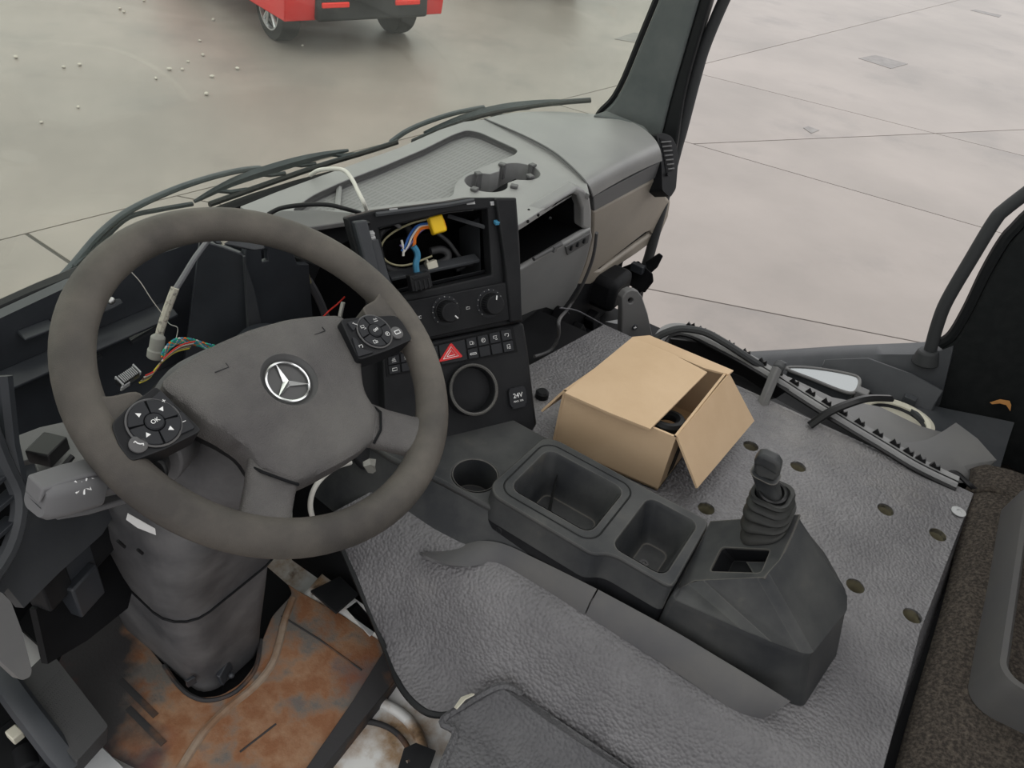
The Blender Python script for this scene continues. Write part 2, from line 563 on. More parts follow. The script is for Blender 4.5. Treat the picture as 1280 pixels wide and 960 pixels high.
        bd = [j for j in range(nc)] + [i * nc + nc - 1 for i in range(1, nr)] + [(nr - 1) * nc + j for j in range(nc - 2, -1, -1)] + [i * nc for i in range(nr - 2, 0, -1)]
        for i in range(len(bd)):
            a, b = bd[i], bd[(i + 1) % len(bd)]
            fs.append((a, a + n_, b + n_, b))
        return self.add(top + bot, fs)

    def ball(self, c, rx, ry=None, rz=None, n=14, m_=9, R=None):
        ry = ry or rx
        rz = rz or rx
        R = R.to_3x3() if R else Matrix.Identity(3)
        rings = []
        for i in range(m_ + 1):
            t_ = math.pi * (i + 0.02) / (m_ + 0.04)
            rings.append([V(c) + R @ V((rx * math.sin(t_) * math.cos(2 * math.pi * j / n), ry * math.sin(t_) * math.sin(2 * math.pi * j / n), -rz * math.cos(t_))) for j in range(n)])
        return self.loft(rings)

    def xf(self, T_):
        self.v = [T_ @ p for p in self.v]
        return self


WM = {}

def tag(o, label=None, cat=None, group=None, kind=None):
    if label:
        o['label'] = label
    if cat:
        o['category'] = cat
    if group:
        o['group'] = group
    if kind:
        o['kind'] = kind
    return o

def thing(name, loc, label, cat, T_=None, group=None, kind=None):
    o = bpy.data.objects.new(name, None)
    o.empty_display_size = 0.05
    COL.objects.link(o)
    o.matrix_basis = T_ if T_ else Matrix.Translation(V(loc))
    WM[o.name] = o.matrix_basis.copy()
    return tag(o, label, cat, group, kind)

def mk(name, mb, m_, parent=None, bevel=0.0, seg=2, smooth=35, local=False, label=None, cat=None, group=None, kind=None, T_=None):
    """one mesh object; geometry in world space unless local (then in the parent's or T_'s space)"""
    me = bpy.data.meshes.new(name)
    PW = WM[parent.name] if parent else Matrix.Identity(4)
    vs = [p.copy() for p in mb.v]
    if local:
        W_ = T_ if T_ is not None else PW
    else:
        W_ = Matrix.Identity(4)
    lo = V([min(p[i] for p in vs) for i in range(3)])
    hi = V([max(p[i] for p in vs) for i in range(3)])
    c = (lo + hi) / 2
    if not parent:
        c.z = lo.z
    me.from_pydata([p - c for p in vs], [], mb.f)
    b = bmesh.new()
    b.from_mesh(me)
    bmesh.ops.remove_doubles(b, verts=b.verts, dist=1e-6)
    bmesh.ops.recalc_face_normals(b, faces=b.faces)
    b.to_mesh(me)
    b.free()
    me.materials.append(M[m_] if isinstance(m_, str) else m_)
    if smooth:
        me.shade_smooth()
        me.set_sharp_from_angle(angle=math.radians(smooth))
    o = bpy.data.objects.new(name, me)
    COL.objects.link(o)
    W2 = W_ @ Matrix.Translation(c)
    if parent:
        o.parent = parent
        o.matrix_basis = PW.inverted() @ W2
    else:
        o.matrix_basis = W2
    WM[o.name] = W2
    if bevel:
        md = o.modifiers.new('bevel', 'BEVEL')
        md.width = bevel
        md.segments = seg
        md.limit_method = 'ANGLE'
        md.angle_limit = math.radians(40)
        md.harden_normals = False
    return tag(o, label, cat, group, kind)

def text_mb(s, size, T_, depth=0.0003):
    cu = bpy.data.curves.new('lettering', 'FONT')
    cu.body = s
    cu.size = size
    cu.align_x = 'CENTER'
    cu.align_y = 'CENTER'
    cu.extrude = depth
    ob = bpy.data.objects.new('lettering', cu)
    COL.objects.link(ob)
    dg = bpy.context.evaluated_depsgraph_get()
    me = bpy.data.meshes.new_from_object(ob.evaluated_get(dg))
    mb = MB()
    mb.add([T_ @ p.co for p in me.vertices], [tuple(q.vertices) for q in me.polygons])
    bpy.data.objects.remove(ob)
    bpy.data.curves.remove(cu)
    bpy.data.meshes.remove(me)
    return mb

def copy_thing(src, T_, label=None, group=None):
    r_ = src.copy()
    COL.objects.link(r_)
    r_.matrix_basis = T_
    WM[r_.name] = T_
    if label:
        r_['label'] = label
    if group:
        r_['group'] = group
    for ch in list(src.children):
        c = ch.copy()
        COL.objects.link(c)
        c.parent = r_
        for g in ch.children:
            d = g.copy()
            COL.objects.link(d)
            d.parent = c
    return r_

def px_poly(pts, p0, n):
    return [PL(x, y, p0, n) for x, y in pts]

def facet(pts3, n, th, holes3=(), rnd=0.0):
    """plate from 3-D polygon on a plane with outward normal n"""
    T_ = MN(pts3[0], n)
    I = T_.inverted()
    o2 = [(I @ p).to_2d() for p in pts3]
    if rnd:
        o2 = rpoly(o2, rnd)
    h2 = [[(I @ p).to_2d() for p in h] for h in holes3]
    return MB().plate(o2, h2, T_, th)

def lineset(paths, T_, r):
    mb = MB()
    for p in paths:
        mb.tube([T_ @ V((a, b, 0)) for a, b in p], r, 5)
    return mb

# ================================================================== OUTSIDE
def struct(name, mb, m_, parent=None, **k):
    o = mk(name, mb, m_, parent, **k)
    if not parent:
        o['kind'] = 'structure'
    return o

ground = struct('floor', MB().box((5, 5, -0.16), (90, 90, 0.3)), 'joint')

def clip(poly, p, d, off):
    """keep the part of poly left of the line p + t d, moved left by off"""
    d = V(d).normalized()
    nrm = V((-d.y, d.x))
    p = V(p) + nrm * off
    out = []
    for i in range(len(poly)):
        a, b = poly[i - 1], poly[i]
        sa, sb = (a - p).dot(nrm), (b - p).dot(nrm)
        if (sa >= 0) != (sb >= 0):
            out.append(a + (b - a) * (sa / (sa - sb)))
        if sb >= 0:
            out.append(b)
    return out

def split(polys, p, q, test=lambda c: True, g=0.007):
    p, q = V(p), V(q)
    out = []
    for po in polys:
        c = sum(po, V((0, 0))) / len(po)
        if not test(c):
            out.append(po)
            continue
        for s in (1, -1):
            r_ = clip(po, p, (q - p) * s, g)
            if len(r_) > 2:
                out.append(r_)
    return out

polys = [[V((-38, -38)), V((48, -38)), V((48, 48)), V((-38, 48))]]
polys = split(polys, (0.891, 4.512), (1.751, 4.381), g=0.006)
polys = split(polys, (6.086, 2.311), (6.429, -0.32), lambda c: c.y < 3.9 - 0.1 * c.x)
polys = split(polys, (6.05, 2.29), (10.12, -0.34), lambda c: c.x > 7 and c.y < 3)
polys = split(polys, (8.88, 0.303), (9.0, -0.432), lambda c: c.x > 7 and c.y < -4)
polys = split(polys, (3.299, 1.376), (4.027, -0.259), lambda c: c.x < 6 and c.y < 3)
polys = split(polys, (1.046, 4.782), (1.012, 4.014), lambda c: c.x < 1.5, g=0.012)
for po in polys:
    mb = MB().loft([[V((p.x, p.y, -0.10)) for p in po], [V((p.x, p.y, 0.0)) for p in po]])
    mk('concrete_slab', mb, 'concrete', ground, smooth=0)

def quad_on_ground(pts, name, m_, th=0.004):
    P = [G(x, y, 'z', 0.0) for x, y in pts]
    return MB().loft([[p + V((0, 0, 0.0005)) for p in P], [p + V((0, 0, th)) for p in P]])

for nm, pts, lb in (('drain_cover', [(1073, 73), (1094, 69), (1135, 80), (1114, 86)], 'grey rectangular drain cover in the concrete beyond the right door'),
                    ('drain_cover', [(1213, 13), (1219, 12), (1252, 19), (1249, 22)], 'thin dark drain slot at the far top right of the concrete'),
                    ('drain_cover', [(768, 49), (792, 41), (812, 43), (798, 54)], 'dark drain cover seen through the windshield beside the pillar')):
    o = mk(nm, quad_on_ground(pts, nm, 'drain'), 'drain', smooth=0)
    tag(o, lb, 'drain cover')
o = mk('floor_patch', quad_on_ground([(1004, 160), (1010, 158), (1024, 163), (1014, 167)], '', ''), 'drain', smooth=0)
tag(o, 'small dark square patch in the concrete below the drain cover', 'floor patch')

PB = [(150, 12), (155, 16), (267, 26), (250, 52), (254, 70), (235, 78), (228, 88), (212, 88), (195, 99), (265, 97), (98, 135),
      (100, 82), (20, 73), (378, 58), (297, 87), (52, 154), (180, 2), (258, 119), (80, 85)]
base = None
for i, (x, y) in enumerate(PB):
    p = G(x, y, 'z', 0.0)
    r_ = 0.016 + 0.008 * ((i * 7) % 5) / 4
    if base is None:
        base = mk('pebble', MB().ball((p.x, p.y, 0.012), 0.02, 0.015, 0.012, 7, 5), 'pebble')
        o = base
    else:
        o = base.copy()
        COL.objects.link(o)
        o.location = (p.x, p.y, 0)
        o.rotation_euler = (0, 0, i * 1.7)
        o.scale = (r_ / 0.02,) * 3
    tag(o, 'small pale pebble lying on the concrete seen through the windshield', 'pebble', 'pebbles on the concrete in front of the truck')

# ---- red car (rear left side towards the truck)
cl, cr = V((4.90, 6.72, 0)), V((6.60, 6.165, 0))
ax = (cr - cl).normalized()
fw = V((-ax.y, ax.x, 0))
mid = (cl + cr) / 2
CT = M4(mid, ax, fw, V((0, 0, 1)))
car = thing('car', mid, 'red car parked beyond the windshield, rear end and alloy wheel showing', 'car', CT)
prof = [(-0.62, 0.34), (-0.66, 0.62), (-0.60, 0.95), (-0.45, 1.05), (-0.05, 1.45), (0.6, 1.52), (1.6, 1.47), (2.25, 1.02), (3.1, 0.86),
        (3.35, 0.6), (3.32, 0.3)]
def car_ring(x, k):
    return [V((x, y, z)) for y, z in k]
inset = [(y * 0.985 + 0.02, z) for y, z in prof]
rings = []
for x, s in ((-0.93, 0.0), (-0.93, 0.0), (-0.90, 0.02), (0.90, 0.02), (0.93, 0.0)):
    rings.append([V((x * (1.0 if z < 1.05 else 0.78), y, z)) for y, z in prof])
mk('body', MB().loft(rings[1:]), 'carpaint', car, local=True, bevel=0.04, seg=3)
mk('underbody', MB().box((0, 1.3, 0.40), (1.5, 3.6, 0.14)), 'cardark', car, local=True)
mk('rear_bumper', MB().box((0.04, -0.64, 0.47), (1.30, 0.12, 0.26)), 'cardark', car, local=True, bevel=0.03)
for x in (-0.42, 0.42):
    mk('tail_reflector', MB().box((x, -0.71, 0.50), (0.30, 0.03, 0.05)), 'reflector', car, local=True, bevel=0.01)
mk('rear_window', MB().para((-0.6, -0.44, 1.07), (1.2, 0, 0), (0, 0.36, 0.34), (0, -0.02, 0.02)), 'carglass', car, local=True)
for x in (-0.72, 0.72):
    for y in (0.0, 2.62):
        s = -1 if x < 0 else 1
        wl = mk('wheel', MB().lathe((x * 1.135 - s * 0.11, y, 0.335), (s, 0, 0), [(0.20, -0.10), (0.325, -0.10), (0.338, -0.07), (0.338, 0.07), (0.325, 0.10), (0.235, 0.105), (0.225, 0.08), (0.20, 0.06)], 32), 'tyre', car, local=True)
        mb = MB().lathe((x * 1.135 - s * 0.11, y, 0.335), (s, 0, 0), [(0.225, 0.06), (0.236, 0.108), (0.222, 0.108), (0.21, 0.05)], 32)
        mb.cyl((x * 1.135 - s * 0.06, y, 0.335), (x * 1.135 - s * 0.01, y, 0.335), 0.06, 0.045, 16)
        for k in range(5):
            for dd in (-0.16, 0.16):
                a = 2 * math.pi * k / 5 + 0.3
                d0 = V((0, math.cos(a + dd * 1.5), math.sin(a + dd * 1.5)))
                d1 = V((0, math.cos(a + dd), math.sin(a + dd)))
                c0 = V((x * 1.135 - s * 0.02, y, 0.335))
                mb.tube([c0 + d0 * 0.03, c0 + d1 * 0.215], 0.014, 6)
        rm = mk('alloy_rim', mb, 'alloy', wl, local=True, T_=CT)

# ---- black car further away, only its tyres and sill reach the frame
c2 = V((10.15, 6.9, 0))
ax2 = V((0.80, -0.60, 0)).normalized()
CT2 = M4(c2, ax2, V((-ax2.y, ax2.x, 0)), V((0, 0, 1)))
car2 = thing('car', c2, 'black car parked far off, cut by the top of the frame', 'car', CT2)
prof2 = [(-0.6, 0.36), (-0.62, 0.8), (-0.4, 1.0), (0.0, 1.42), (1.5, 1.45), (2.2, 1.0), (3.1, 0.85), (3.3, 0.4)]
mk('body', MB().loft([[V((x * (1 if z < 0.95 else 0.8), y, z)) for y, z in prof2] for x in (-0.9, 0.9)]), 'blackpaint', car2, local=True, bevel=0.04)
for x in (-0.78, 0.78):
    for y in (0.0, 2.6):
        mk('wheel', MB().lathe((x, y, 0.33), (1, 0, 0), [(0.20, -0.1), (0.33, -0.1), (0.335, 0), (0.33, 0.1), (0.20, 0.1)], 28), 'tyre', car2, local=True)

# ================================================================== CAB SHELL
struct('floor.001', MB().box((0.0, 0.33, 1.165), (2.0, 1.86, 0.07)), 'white_paint')
struct('trim_shade', MB().box((0.70, 0.55, 1.222), (0.52, 0.66, 0.04)), 'void')  # added black sheet over the white floor, stands for shade under the dash
struct('trim_7', MB().box((-0.93, 0.60, 1.215), (0.22, 1.1, 0.05)), 'void')
struct('ceiling', MB().plate([(-1.1, -0.65), (1.1, -0.65), (1.1, 1.05), (-1.1, 1.05)], [rrect(-0.8, -0.42, 0.8, 0.72, 0.1)], Matrix.Translation((0, 0, 3.01)), 0.05), 'ceil', bevel=0.01)   # unseen hatch opening, added to let more sky light into the cab
struct('wall_rear', MB().plate([(-1.1, 1.2), (1.1, 1.2), (1.1, 2.97), (-1.1, 2.97)], [rrect(-0.8, 2.1, 0.8, 2.75, 0.08)],
                               M4(V((0, -0.71, 0)), V((1, 0, 0)), V((0, 0, 1)), V((0, -1, 0))), 0.05), 'ceil')
struct('wall_front', MB().sheet([[V((x, 1.30 - 0.33 * x * x - (0.0 if z > 1.5 else 0.04), z)) for x in [-1.02 + i * 0.12 for i in range(18)]] for z in (1.20, 1.4, 1.6, 1.70)], 0.03), 'void')
# windshield
gx = [-1.04 + i * 0.104 for i in range(21)]
gz = [1.66 + i * 0.1 for i in range(14)]
struct('window_1', MB().sheet([[V((x, glass_y(x, z), z)) for x in gx] for z in gz], 0.005), 'glass')

# right A pillar: trim and rubber seal, up to the roof
def strip_loft(st, depth):
    """st: list of (front point, rear point) ; depth vector"""
    rings = []
    for a, b in st:
        rings.append([a, b, b + V(depth), a + V(depth)])
    return MB().loft(rings)
pa = G(752, 143, 'x', 0.98); pb = G(826, 172, 'x', 0.985)
pa1 = G(777, 112, 'x', 0.98); pb1 = G(842, 110, 'x', 0.985)
pa2 = G(824, 0, 'x', 0.96); pb2 = G(874, 0, 'x', 0.965)
dz = (2.92 - pa2.z) / (pa2.z - pa1.z)
pa3 = pa2 + (pa2 - pa1) * dz; pb3 = pb2 + (pb2 - pb1) * dz
sta = spl([pa + V((0, 0.02, -0.06)), pa, pa1, pa2, pa3], 5); stb = spl([pb + V((0, 0.0, -0.06)), pb, pb1, pb2, pb3], 5)
pil = struct('trim_1', strip_loft(list(zip(sta, stb)), (0.11, 0.03, 0)), 'pillar', bevel=0.012)
qa = [p + V((0.004, 0.0, 0)) for p in stb]
q0 = [G(826, 172, 'x', 0.99), G(852, 176, 'x', 0.99)]
ends = spl([G(846, 182, 'x', 0.99) + V((0, 0, -0.06)), G(846, 182, 'x', 0.99), G(858, 110, 'x', 0.99), G(889, 0, 'x', 0.97), pb3 + (G(889, 0, 'x', 0.97) - pb2)], 5)
mk('door_seal', strip_loft(list(zip(qa, ends)), (0.085, 0.02, 0)), 'rubber', pil, bevel=0.008)
# thin black edge of the glass along the pillar
mk('glass_gasket', MB().tube([p + V((0.01, 0.012, 0)) for p in sta], 0.008, 6), 'rubber', pil)
# left A pillar (outside the picture)
struct('trim_2', MB().loft([[V((-1.06, 0.93, 1.7)), V((-0.97, 0.96, 1.7)), V((-0.97, 0.86, 1.7)), V((-1.06, 0.80, 1.7))],
                            [V((-1.03, 0.70, 2.95)), V((-0.95, 0.73, 2.95)), V((-0.95, 0.63, 2.95)), V((-1.03, 0.57, 2.95))]]), 'pillar', bevel=0.01)

# right side wall behind the door opening (B side), with rounded opening corner
ob = [G(1178, 436, 'x', 1.0), G(1195, 425, 'x', 1.0), G(1215, 392, 'x', 1.0), G(1238, 345, 'x', 1.0), G(1262, 305, 'x', 1.0), G(1285, 280, 'x', 1.0)]
bt = ob[-1] + (ob[-1] - ob[-2]).normalized() * 0.02
outl = [p.copy() for p in ob] + [V((1.0, -0.22, 2.1)), V((1.0, -0.22, 2.96)), V((1.0, -0.63, 2.96)), V((1.0, -0.63, 1.2)), V((1.0, -0.16, 1.2)), V((1.0, -0.115, 1.40))]
TS = M4(V((1.0, 0, 0)), V((0, 1, 0)), V((0, 0, 1)), V((1, 0, 0)))
wr = struct('wall_right', MB().plate([(p.y, p.z) for p in outl], (), TS @ Matrix.Translation((0, 0, 0.09)), 0.09), 'bside', bevel=0.015)
mk('door_seal', MB().tube(spl([p + V((0.012, 0.012, 0.004)) for p in ob] + [V((1.012, -0.20, 2.1)), V((1.012, -0.20, 2.9))], 5), 0.014, 8), 'rubber', wr)
# door sill on the right: a long lip with the flared handle foot
sl = [(868, 424, 0.47), (905, 424), (945, 441), (1000, 436), (1060, 431), (1110, 429), (1150, 428), (1185, 428)]
P0 = [G(x, y, 'x', 1.06) for x, y in ((935, 440), (1000, 436), (1060, 432), (1110, 430), (1165, 427), (1190, 420))]
P1 = [G(x, y, 'x', 1.0) for x, y in ((925, 452), (990, 447), (1055, 444), (1105, 443), (1160, 442), (1192, 432))]
P2 = [G(x, y, 'x', 0.955) for x, y in ((925, 470), (985, 470), (1050, 472), (1110, 480), (1150, 492), (1175, 505))]
P3 = [p + V((0.02, 0, -0.14)) for p in P2]
Pm = [p + V((0.06, 0, -0.03)) for p in P0]
Pn = [p + V((0.07, 0, -0.4)) for p in P0]
struct('trim_3', MB().sheet([spl(r_, 4) for r_ in (Pn, Pm, P0, P1, P2, P3)], 0.006), 'sill', smooth=50)

# ================================================================== DASHBOARD
ZD = 1.81
dash = thing('dashboard', (0.45, 0.9, 1.5), 'grey dashboard with mesh tray, cup holders and closed glove box lid under the windshield', 'dashboard')
zp = lambda pts, z: [G(x, y, 'z', z) for x, y in pts]
seam = [(606, 149), (655, 170), (692, 190), (718, 212), (734, 230)]
# deck with the tray and the cup holder opening
front = [(737, 243), (722, 235), (695, 251), (655, 277), (640, 286), (600, 262), (440, 268), (345, 268), (318, 270)]
wind = [(300, 258), (345, 240), (400, 220), (450, 202), (500, 184), (550, 162), (580, 152)]
deck = zp(wind + seam + front, ZD)
deck2 = [p.to_2d() for p in deck]
trayo = [p.to_2d() for p in zp([(362, 264), (392, 243), (430, 226), (480, 207), (530, 186), (566, 168), (584, 162), (600, 165), (624, 176), (648, 187), (644, 193), (612, 205), (585, 216), (569, 228), (566, 246), (500, 254), (440, 262)], ZD)]
trayo = rpoly(trayo, 0.02, 3)
c1, c2_ = G(608, 228, 'z', ZD), G(650, 214, 'z', ZD)
R1, R2 = 0.047, 0.046
cc = (c1 + c2_).to_2d() / 2
_d = (c2_ - c1).to_2d()
_L = _d.length / 2
_d.normalize()
cup2 = []
for i in range(72):
    a_ = 2 * math.pi * i / 72
    dx_, dy_ = math.cos(a_), math.sin(a_)
    best = 0
    for sgn, R0 in ((-1, R1), (1, R2)):
        bq = sgn * _L * dx_
        disc = bq * bq - _L * _L + R0 * R0
        if disc > 0:
            best = max(best, bq + math.sqrt(disc))
    if abs(dy_) > 1e-6 and abs(0.026 / dy_ * dx_) < _L:
        best = max(best, abs(0.026 / dy_))
    cup2.append((cc.x + best * (dx_ * _d.x - dy_ * _d.y), cc.y + best * (dx_ * _d.y + dy_ * _d.x)))
I4 = Matrix.Translation((0, 0, ZD))
mk('tray_deck', MB().plate(deck2, [trayo, cup2], I4, 0.014), 'dash', dash, bevel=0.003)
mk('tray_mat', MB().plate(trayo, (), Matrix.Translation((0, 0, ZD - 0.017)), 0.004), 'tray', dash)
mk('tray_divider', MB().tube([p + V((0, 0, -0.012)) for p in zp([(424, 228), (421, 262)], ZD)], 0.006, 6), 'dash', dash)
mk('tray_wall', MB().loft([[V((p[0], p[1], ZD - 0.002)) for p in trayo], [V((p[0], p[1], ZD - 0.02)) for p in trayo]], cap=False), 'dash_band', dash)
for a_ in ((660, 276), (673, 268), (688, 272), (661, 262)):
    mk('screw_hole', MB().cyl(G(*a_, 'z', ZD + 0.0002) - V((0, 0, 0.003)), G(*a_, 'z', ZD + 0.0008), 0.0028, n=10), 'void', dash)
# rounded lip along the windscreen and along the tongue
cupm = MB().loft([[V((p[0], p[1], ZD - 0.001)) for p in cup2], [V((cc[0] + (p[0] - cc[0]) * 0.97, cc[1] + (p[1] - cc[1]) * 0.97, ZD - 0.07)) for p in cup2]], cap=False)
cupm.plate([(cc[0] + (p[0] - cc[0]) * 0.98, cc[1] + (p[1] - cc[1]) * 0.98) for p in cup2], (), Matrix.Translation((0, 0, ZD - 0.066)), 0.004)
cups = mk('cup_holder', cupm, 'dash', dash)
for a, b in (((592, 237), 1), ((597, 216), 1), ((626, 205), 2), ((667, 206), 2), ((664, 221), 2), ((645, 233), 1)):
    p = G(*a, 'z', ZD + 0.004)
    c = c1 if b == 1 else c2_
    d = (c - p).to_2d().normalized()
    Rz = Matrix.Rotation(math.atan2(d.y, d.x), 4, 'Z')
    mk('clip', MB().box(p + V((d.x, d.y, 0)) * 0.004, (0.016, 0.014, 0.006), Rz).box(p + V((d.x * 0.010, d.y * 0.010, -0.016)), (0.004, 0.012, 0.034), Rz), 'dash_band', cups, bevel=0.0015)

# band plane of the passenger side
BP = G(741, 254, 'y', 0.69)
BQ = G(828, 209, 'y', 0.665)
bn = (BQ - BP).cross(V((0, -0.05, 1))).normalized()
if bn.y > 0:
    bn = -bn
# top pad
L = [G(x, y, 'z', z) for (x, y), z in zip(seam, (ZD, ZD + 0.006, ZD + 0.008, ZD + 0.006, ZD - 0.001))] + [PL(741, 246, BP, bn)]
R_ = [G(x, y, 'z', z) for x, y, z in ((748, 143, 1.80), (775, 147, 1.815), (800, 158, 1.825), (817, 172, 1.825), (825, 186, 1.812))] + [PL(828, 201, BP, bn)]
Ls, Rs = spl(L, 5), spl(R_, 5)
rows = []
for i, (a, b) in enumerate(zip(Ls, Rs)):
    row = []
    for j in range(13):
        s = j / 12
        p = a.lerp(b, s)
        e = 1 - i / (len(Ls) - 1)
        p = p + V((0, 0.045 * 4 * s * (1 - s) * e ** 3, 0.006 * 4 * s * (1 - s) * (1 - e ** 4)))
        row.append(p)
    rows.append(row)
mk('top_pad', MB().sheet(rows, 0.012, flip=False), 'dash', dash, smooth=60)
mk('pad_seam', MB().tube([p + V((-0.001, 0, 0.001)) for p in Ls], 0.0022, 5), 'dash_band', dash)
mk('decor_band', facet(px_poly([(742, 246), (828, 201), (829, 217), (742, 264)], BP - bn * 0.003, bn), bn, 0.02), 'dash_band', dash, bevel=0.003)
lid = [(742, 265), (829, 218), (834, 247), (839, 251), (836, 270), (827, 291), (815, 303), (795, 318), (757, 343), (722, 368), (712, 374), (731, 332), (740, 298)]
ln = (bn + V((0, 0, -0.12))).normalized()
lidp = px_poly(lid, BP, ln)
gr = px_poly([(747, 338), (806, 292), (812, 290), (813, 293), (808, 297), (752, 338)], BP, ln)
mk('glove_box_lid', facet(lidp, ln, 0.04, [gr]), 'dash_low', dash, bevel=0.008, seg=3)
mk('handle_groove', facet([p - ln * 0.012 for p in gr], ln, 0.01), 'void', dash)

# tongue front: frame round the open storage box, the box, the hinged flap
FA = G(652, 276, 'z', 1.80)
FB = G(737, 244, 'z', 1.80)
fn = (FB - FA).cross(V((0, -0.10, 1))).normalized()
if fn.y > 0:
    fn = -fn
fr = [(638, 288), (652, 277), (695, 251), (722, 234), (732, 238), (738, 248), (740, 262), (740, 292), (728, 285), (728, 262), (722, 245), (716, 243), (700, 252), (652, 285), (638, 295)]
mk('front_frame', facet(px_poly(fr, FA, fn), fn, 0.03), 'dash', dash, bevel=0.006, seg=3)
opn = px_poly([(636, 296), (652, 285), (700, 252), (716, 243), (722, 245), (728, 262), (728, 287), (652, 337), (636, 346)], FA - fn * 0.006, fn)
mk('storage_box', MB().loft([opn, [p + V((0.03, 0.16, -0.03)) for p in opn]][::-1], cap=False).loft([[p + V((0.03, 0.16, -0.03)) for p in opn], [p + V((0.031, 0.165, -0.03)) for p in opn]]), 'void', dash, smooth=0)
q = PL(690, 310, FA - fn * 0.07, fn)
mk('storage_lump', MB().ball(q + V((0, 0.02, -0.02)), 0.035, 0.025, 0.028).box(q + V((-0.02, 0, -0.02)), (0.03, 0.02, 0.03)), 'black', dash)
flap = [(636, 347), (652, 336), (739, 285), (741, 296), (734, 325), (722, 358), (712, 374), (694, 398), (665, 416), (636, 430)]
fn2 = (fn + V((0, 0, -0.15))).normalized()
fo = px_poly(flap, PL(690, 315, FA, fn), fn2)
flo = mk('storage_flap', facet(fo, fn2, 0.014), 'dash', dash, bevel=0.005, seg=3)
FP = PL(690, 315, FA, fn)
mk('latch_plate', facet([p + fn2 * 0.004 for p in px_poly([(706, 308), (736, 291), (734, 302), (708, 318)], FP, fn2)], fn2, 0.006), 'dash_band', flo, bevel=0.001)
for x in (712, 720, 728):
    y = 308 - (x - 712) * 0.55
    mk('latch', MB().box(PL(x, y, FP, fn2) + fn2 * 0.006, (0.007, 0.006, 0.012)), 'black', flo, bevel=0.001)
mk('hinge_bar', MB().tube([PL(665, 322, FP, fn2) + fn2 * 0.005, PL(700, 303, FP, fn2) + fn2 * 0.005], 0.005, 6).box(PL(690, 309, FP, fn2) + fn2 * 0.006, (0.012, 0.01, 0.012)), 'dash_band', flo)

# vent at the end of the dash
vn = V((-0.25, -0.85, 0.42)).normalized()
VP = G(828, 205, 'y', 0.662)
ve = px_poly([(821, 167), (829, 166), (839, 170), (846, 182), (848, 200), (845, 236), (838, 247), (828, 238), (827, 205), (824, 186)], VP, vn)
vent = mk('air_vent', facet(ve, vn, 0.05, rnd=0.008), 'black', dash, bevel=0.003)
mk('vent_recess', facet([p + vn * 0.0015 for p in px_poly([(824, 172), (834, 176), (841, 190), (840, 214), (832, 216), (829, 192)], VP, vn)], vn, 0.004, rnd=0.004), 'void', vent)
for k in range(7):
    a = (825 + k * 1.4, 178 + k * 5.6)
    b = (837 + k * 0.7, 177 + k * 5.6)
    mk('vent_slat', MB().tube([PL(*a, VP, vn) + vn * 0.004, PL(*b, VP, vn) + vn * 0.004], 0.0022, 6), 'dash_band', vent)
mk('vent_knob', MB().cyl(PL(833, 218, VP, vn), PL(833, 218, VP, vn) + vn * 0.008, 0.005), 'black', vent)
mk('pillar_foot', facet(zp([(742, 143), (757, 138), (806, 158), (812, 164), (775, 148)], 1.822), (0, 0, 1), 0.05), 'pillar', dash, bevel=0.004)

# driver side: what is left round the missing instrument cluster
bay = thing('instrument_bay', (-0.5, 1.0, 1.5), 'dark hollow bay behind the steering wheel where the instruments are missing', 'dashboard bay')
zb = 1.80
mk('windshield_lip', facet(zp([(-60, 398), (0, 372), (45, 352), (95, 332), (130, 318), (136, 326), (90, 347), (40, 366), (0, 384), (-60, 410)], zb), (0, 0, 1), 0.025), 'black', bay, bevel=0.004)
mk('slotted_flange', facet(zp([(-60, 414), (0, 388), (40, 370), (90, 350), (128, 334), (132, 340), (84, 358), (56, 372), (52, 377), (22, 386), (16, 392), (0, 398), (-60, 424)], zb - 0.012),
                           (0, 0, 1), 0.006, [zp([(0, 389), (14, 383), (16, 386), (0, 393)], zb - 0.012)]), 'sill', bay, bevel=0.001)
mk('clip', facet(zp([(21, 369), (30, 366), (34, 369), (25, 373)], zb - 0.008), (0, 0, 1), 0.004), 'cream', bay)
YB = 1.03
bw = [(-60, 425), (0, 398), (90, 356), (150, 335), (250, 300), (360, 300), (365, 470), (240, 520), (130, 560), (-60, 640)]
pk1 = [(152, 403), (194, 380), (203, 405), (164, 428)]
pk2 = [(96, 424), (117, 415), (127, 446), (96, 458)]
Yn = V((0, -1, 0))
yp = lambda pts, y: [G(a, b, 'y', y) for a, b in pts]
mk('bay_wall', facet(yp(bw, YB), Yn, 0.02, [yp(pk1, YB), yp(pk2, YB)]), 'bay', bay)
for k_ in (pk1, pk2):
    mk('pocket', MB().loft([yp(k_, YB + 0.004), [p + V((0.01, 0.06, 0.0)) for p in yp(k_, YB)]], cap=False), 'bay', bay, smooth=0)
    a, b = G(*k_[2], 'y', YB), G(*k_[3], 'y', YB)
    mk('pocket_edge', MB().tube([a, b], 0.004, 6), 'sill', bay)
for pts, dd, hh in (([(-60, 487), (0, 463), (100, 420), (205, 376)], 0.035, 0.012), ([(20, 413), (60, 398)], 0.02, 0.006), ([(-60, 600), (60, 548), (180, 470), (290, 425)], 0.07, 0.02)):
    a, b = G(*pts[0], 'y', YB - 0.001), G(*pts[-1], 'y', YB - 0.001)
    b.z = b.z * 0.5 + a.z * 0.5
    a.z = b.z
    pl_ = yp(pts, YB)
    mk('ledge', MB().sheet([pl_, [p + V((0, -dd * 0.6, -0.003)) for p in pl_], [p + V((0, -dd, -hh)) for p in pl_]], 0.006), 'bay', bay, bevel=0.002)
mk('screw_plate', facet([G(x, y, 'y', 1.0) for x, y in ((108, 400), (110, 391), (138, 377), (152, 373), (155, 379), (142, 386))], (0, -0.9, 0.4), 0.01), 'sill', bay, bevel=0.002)
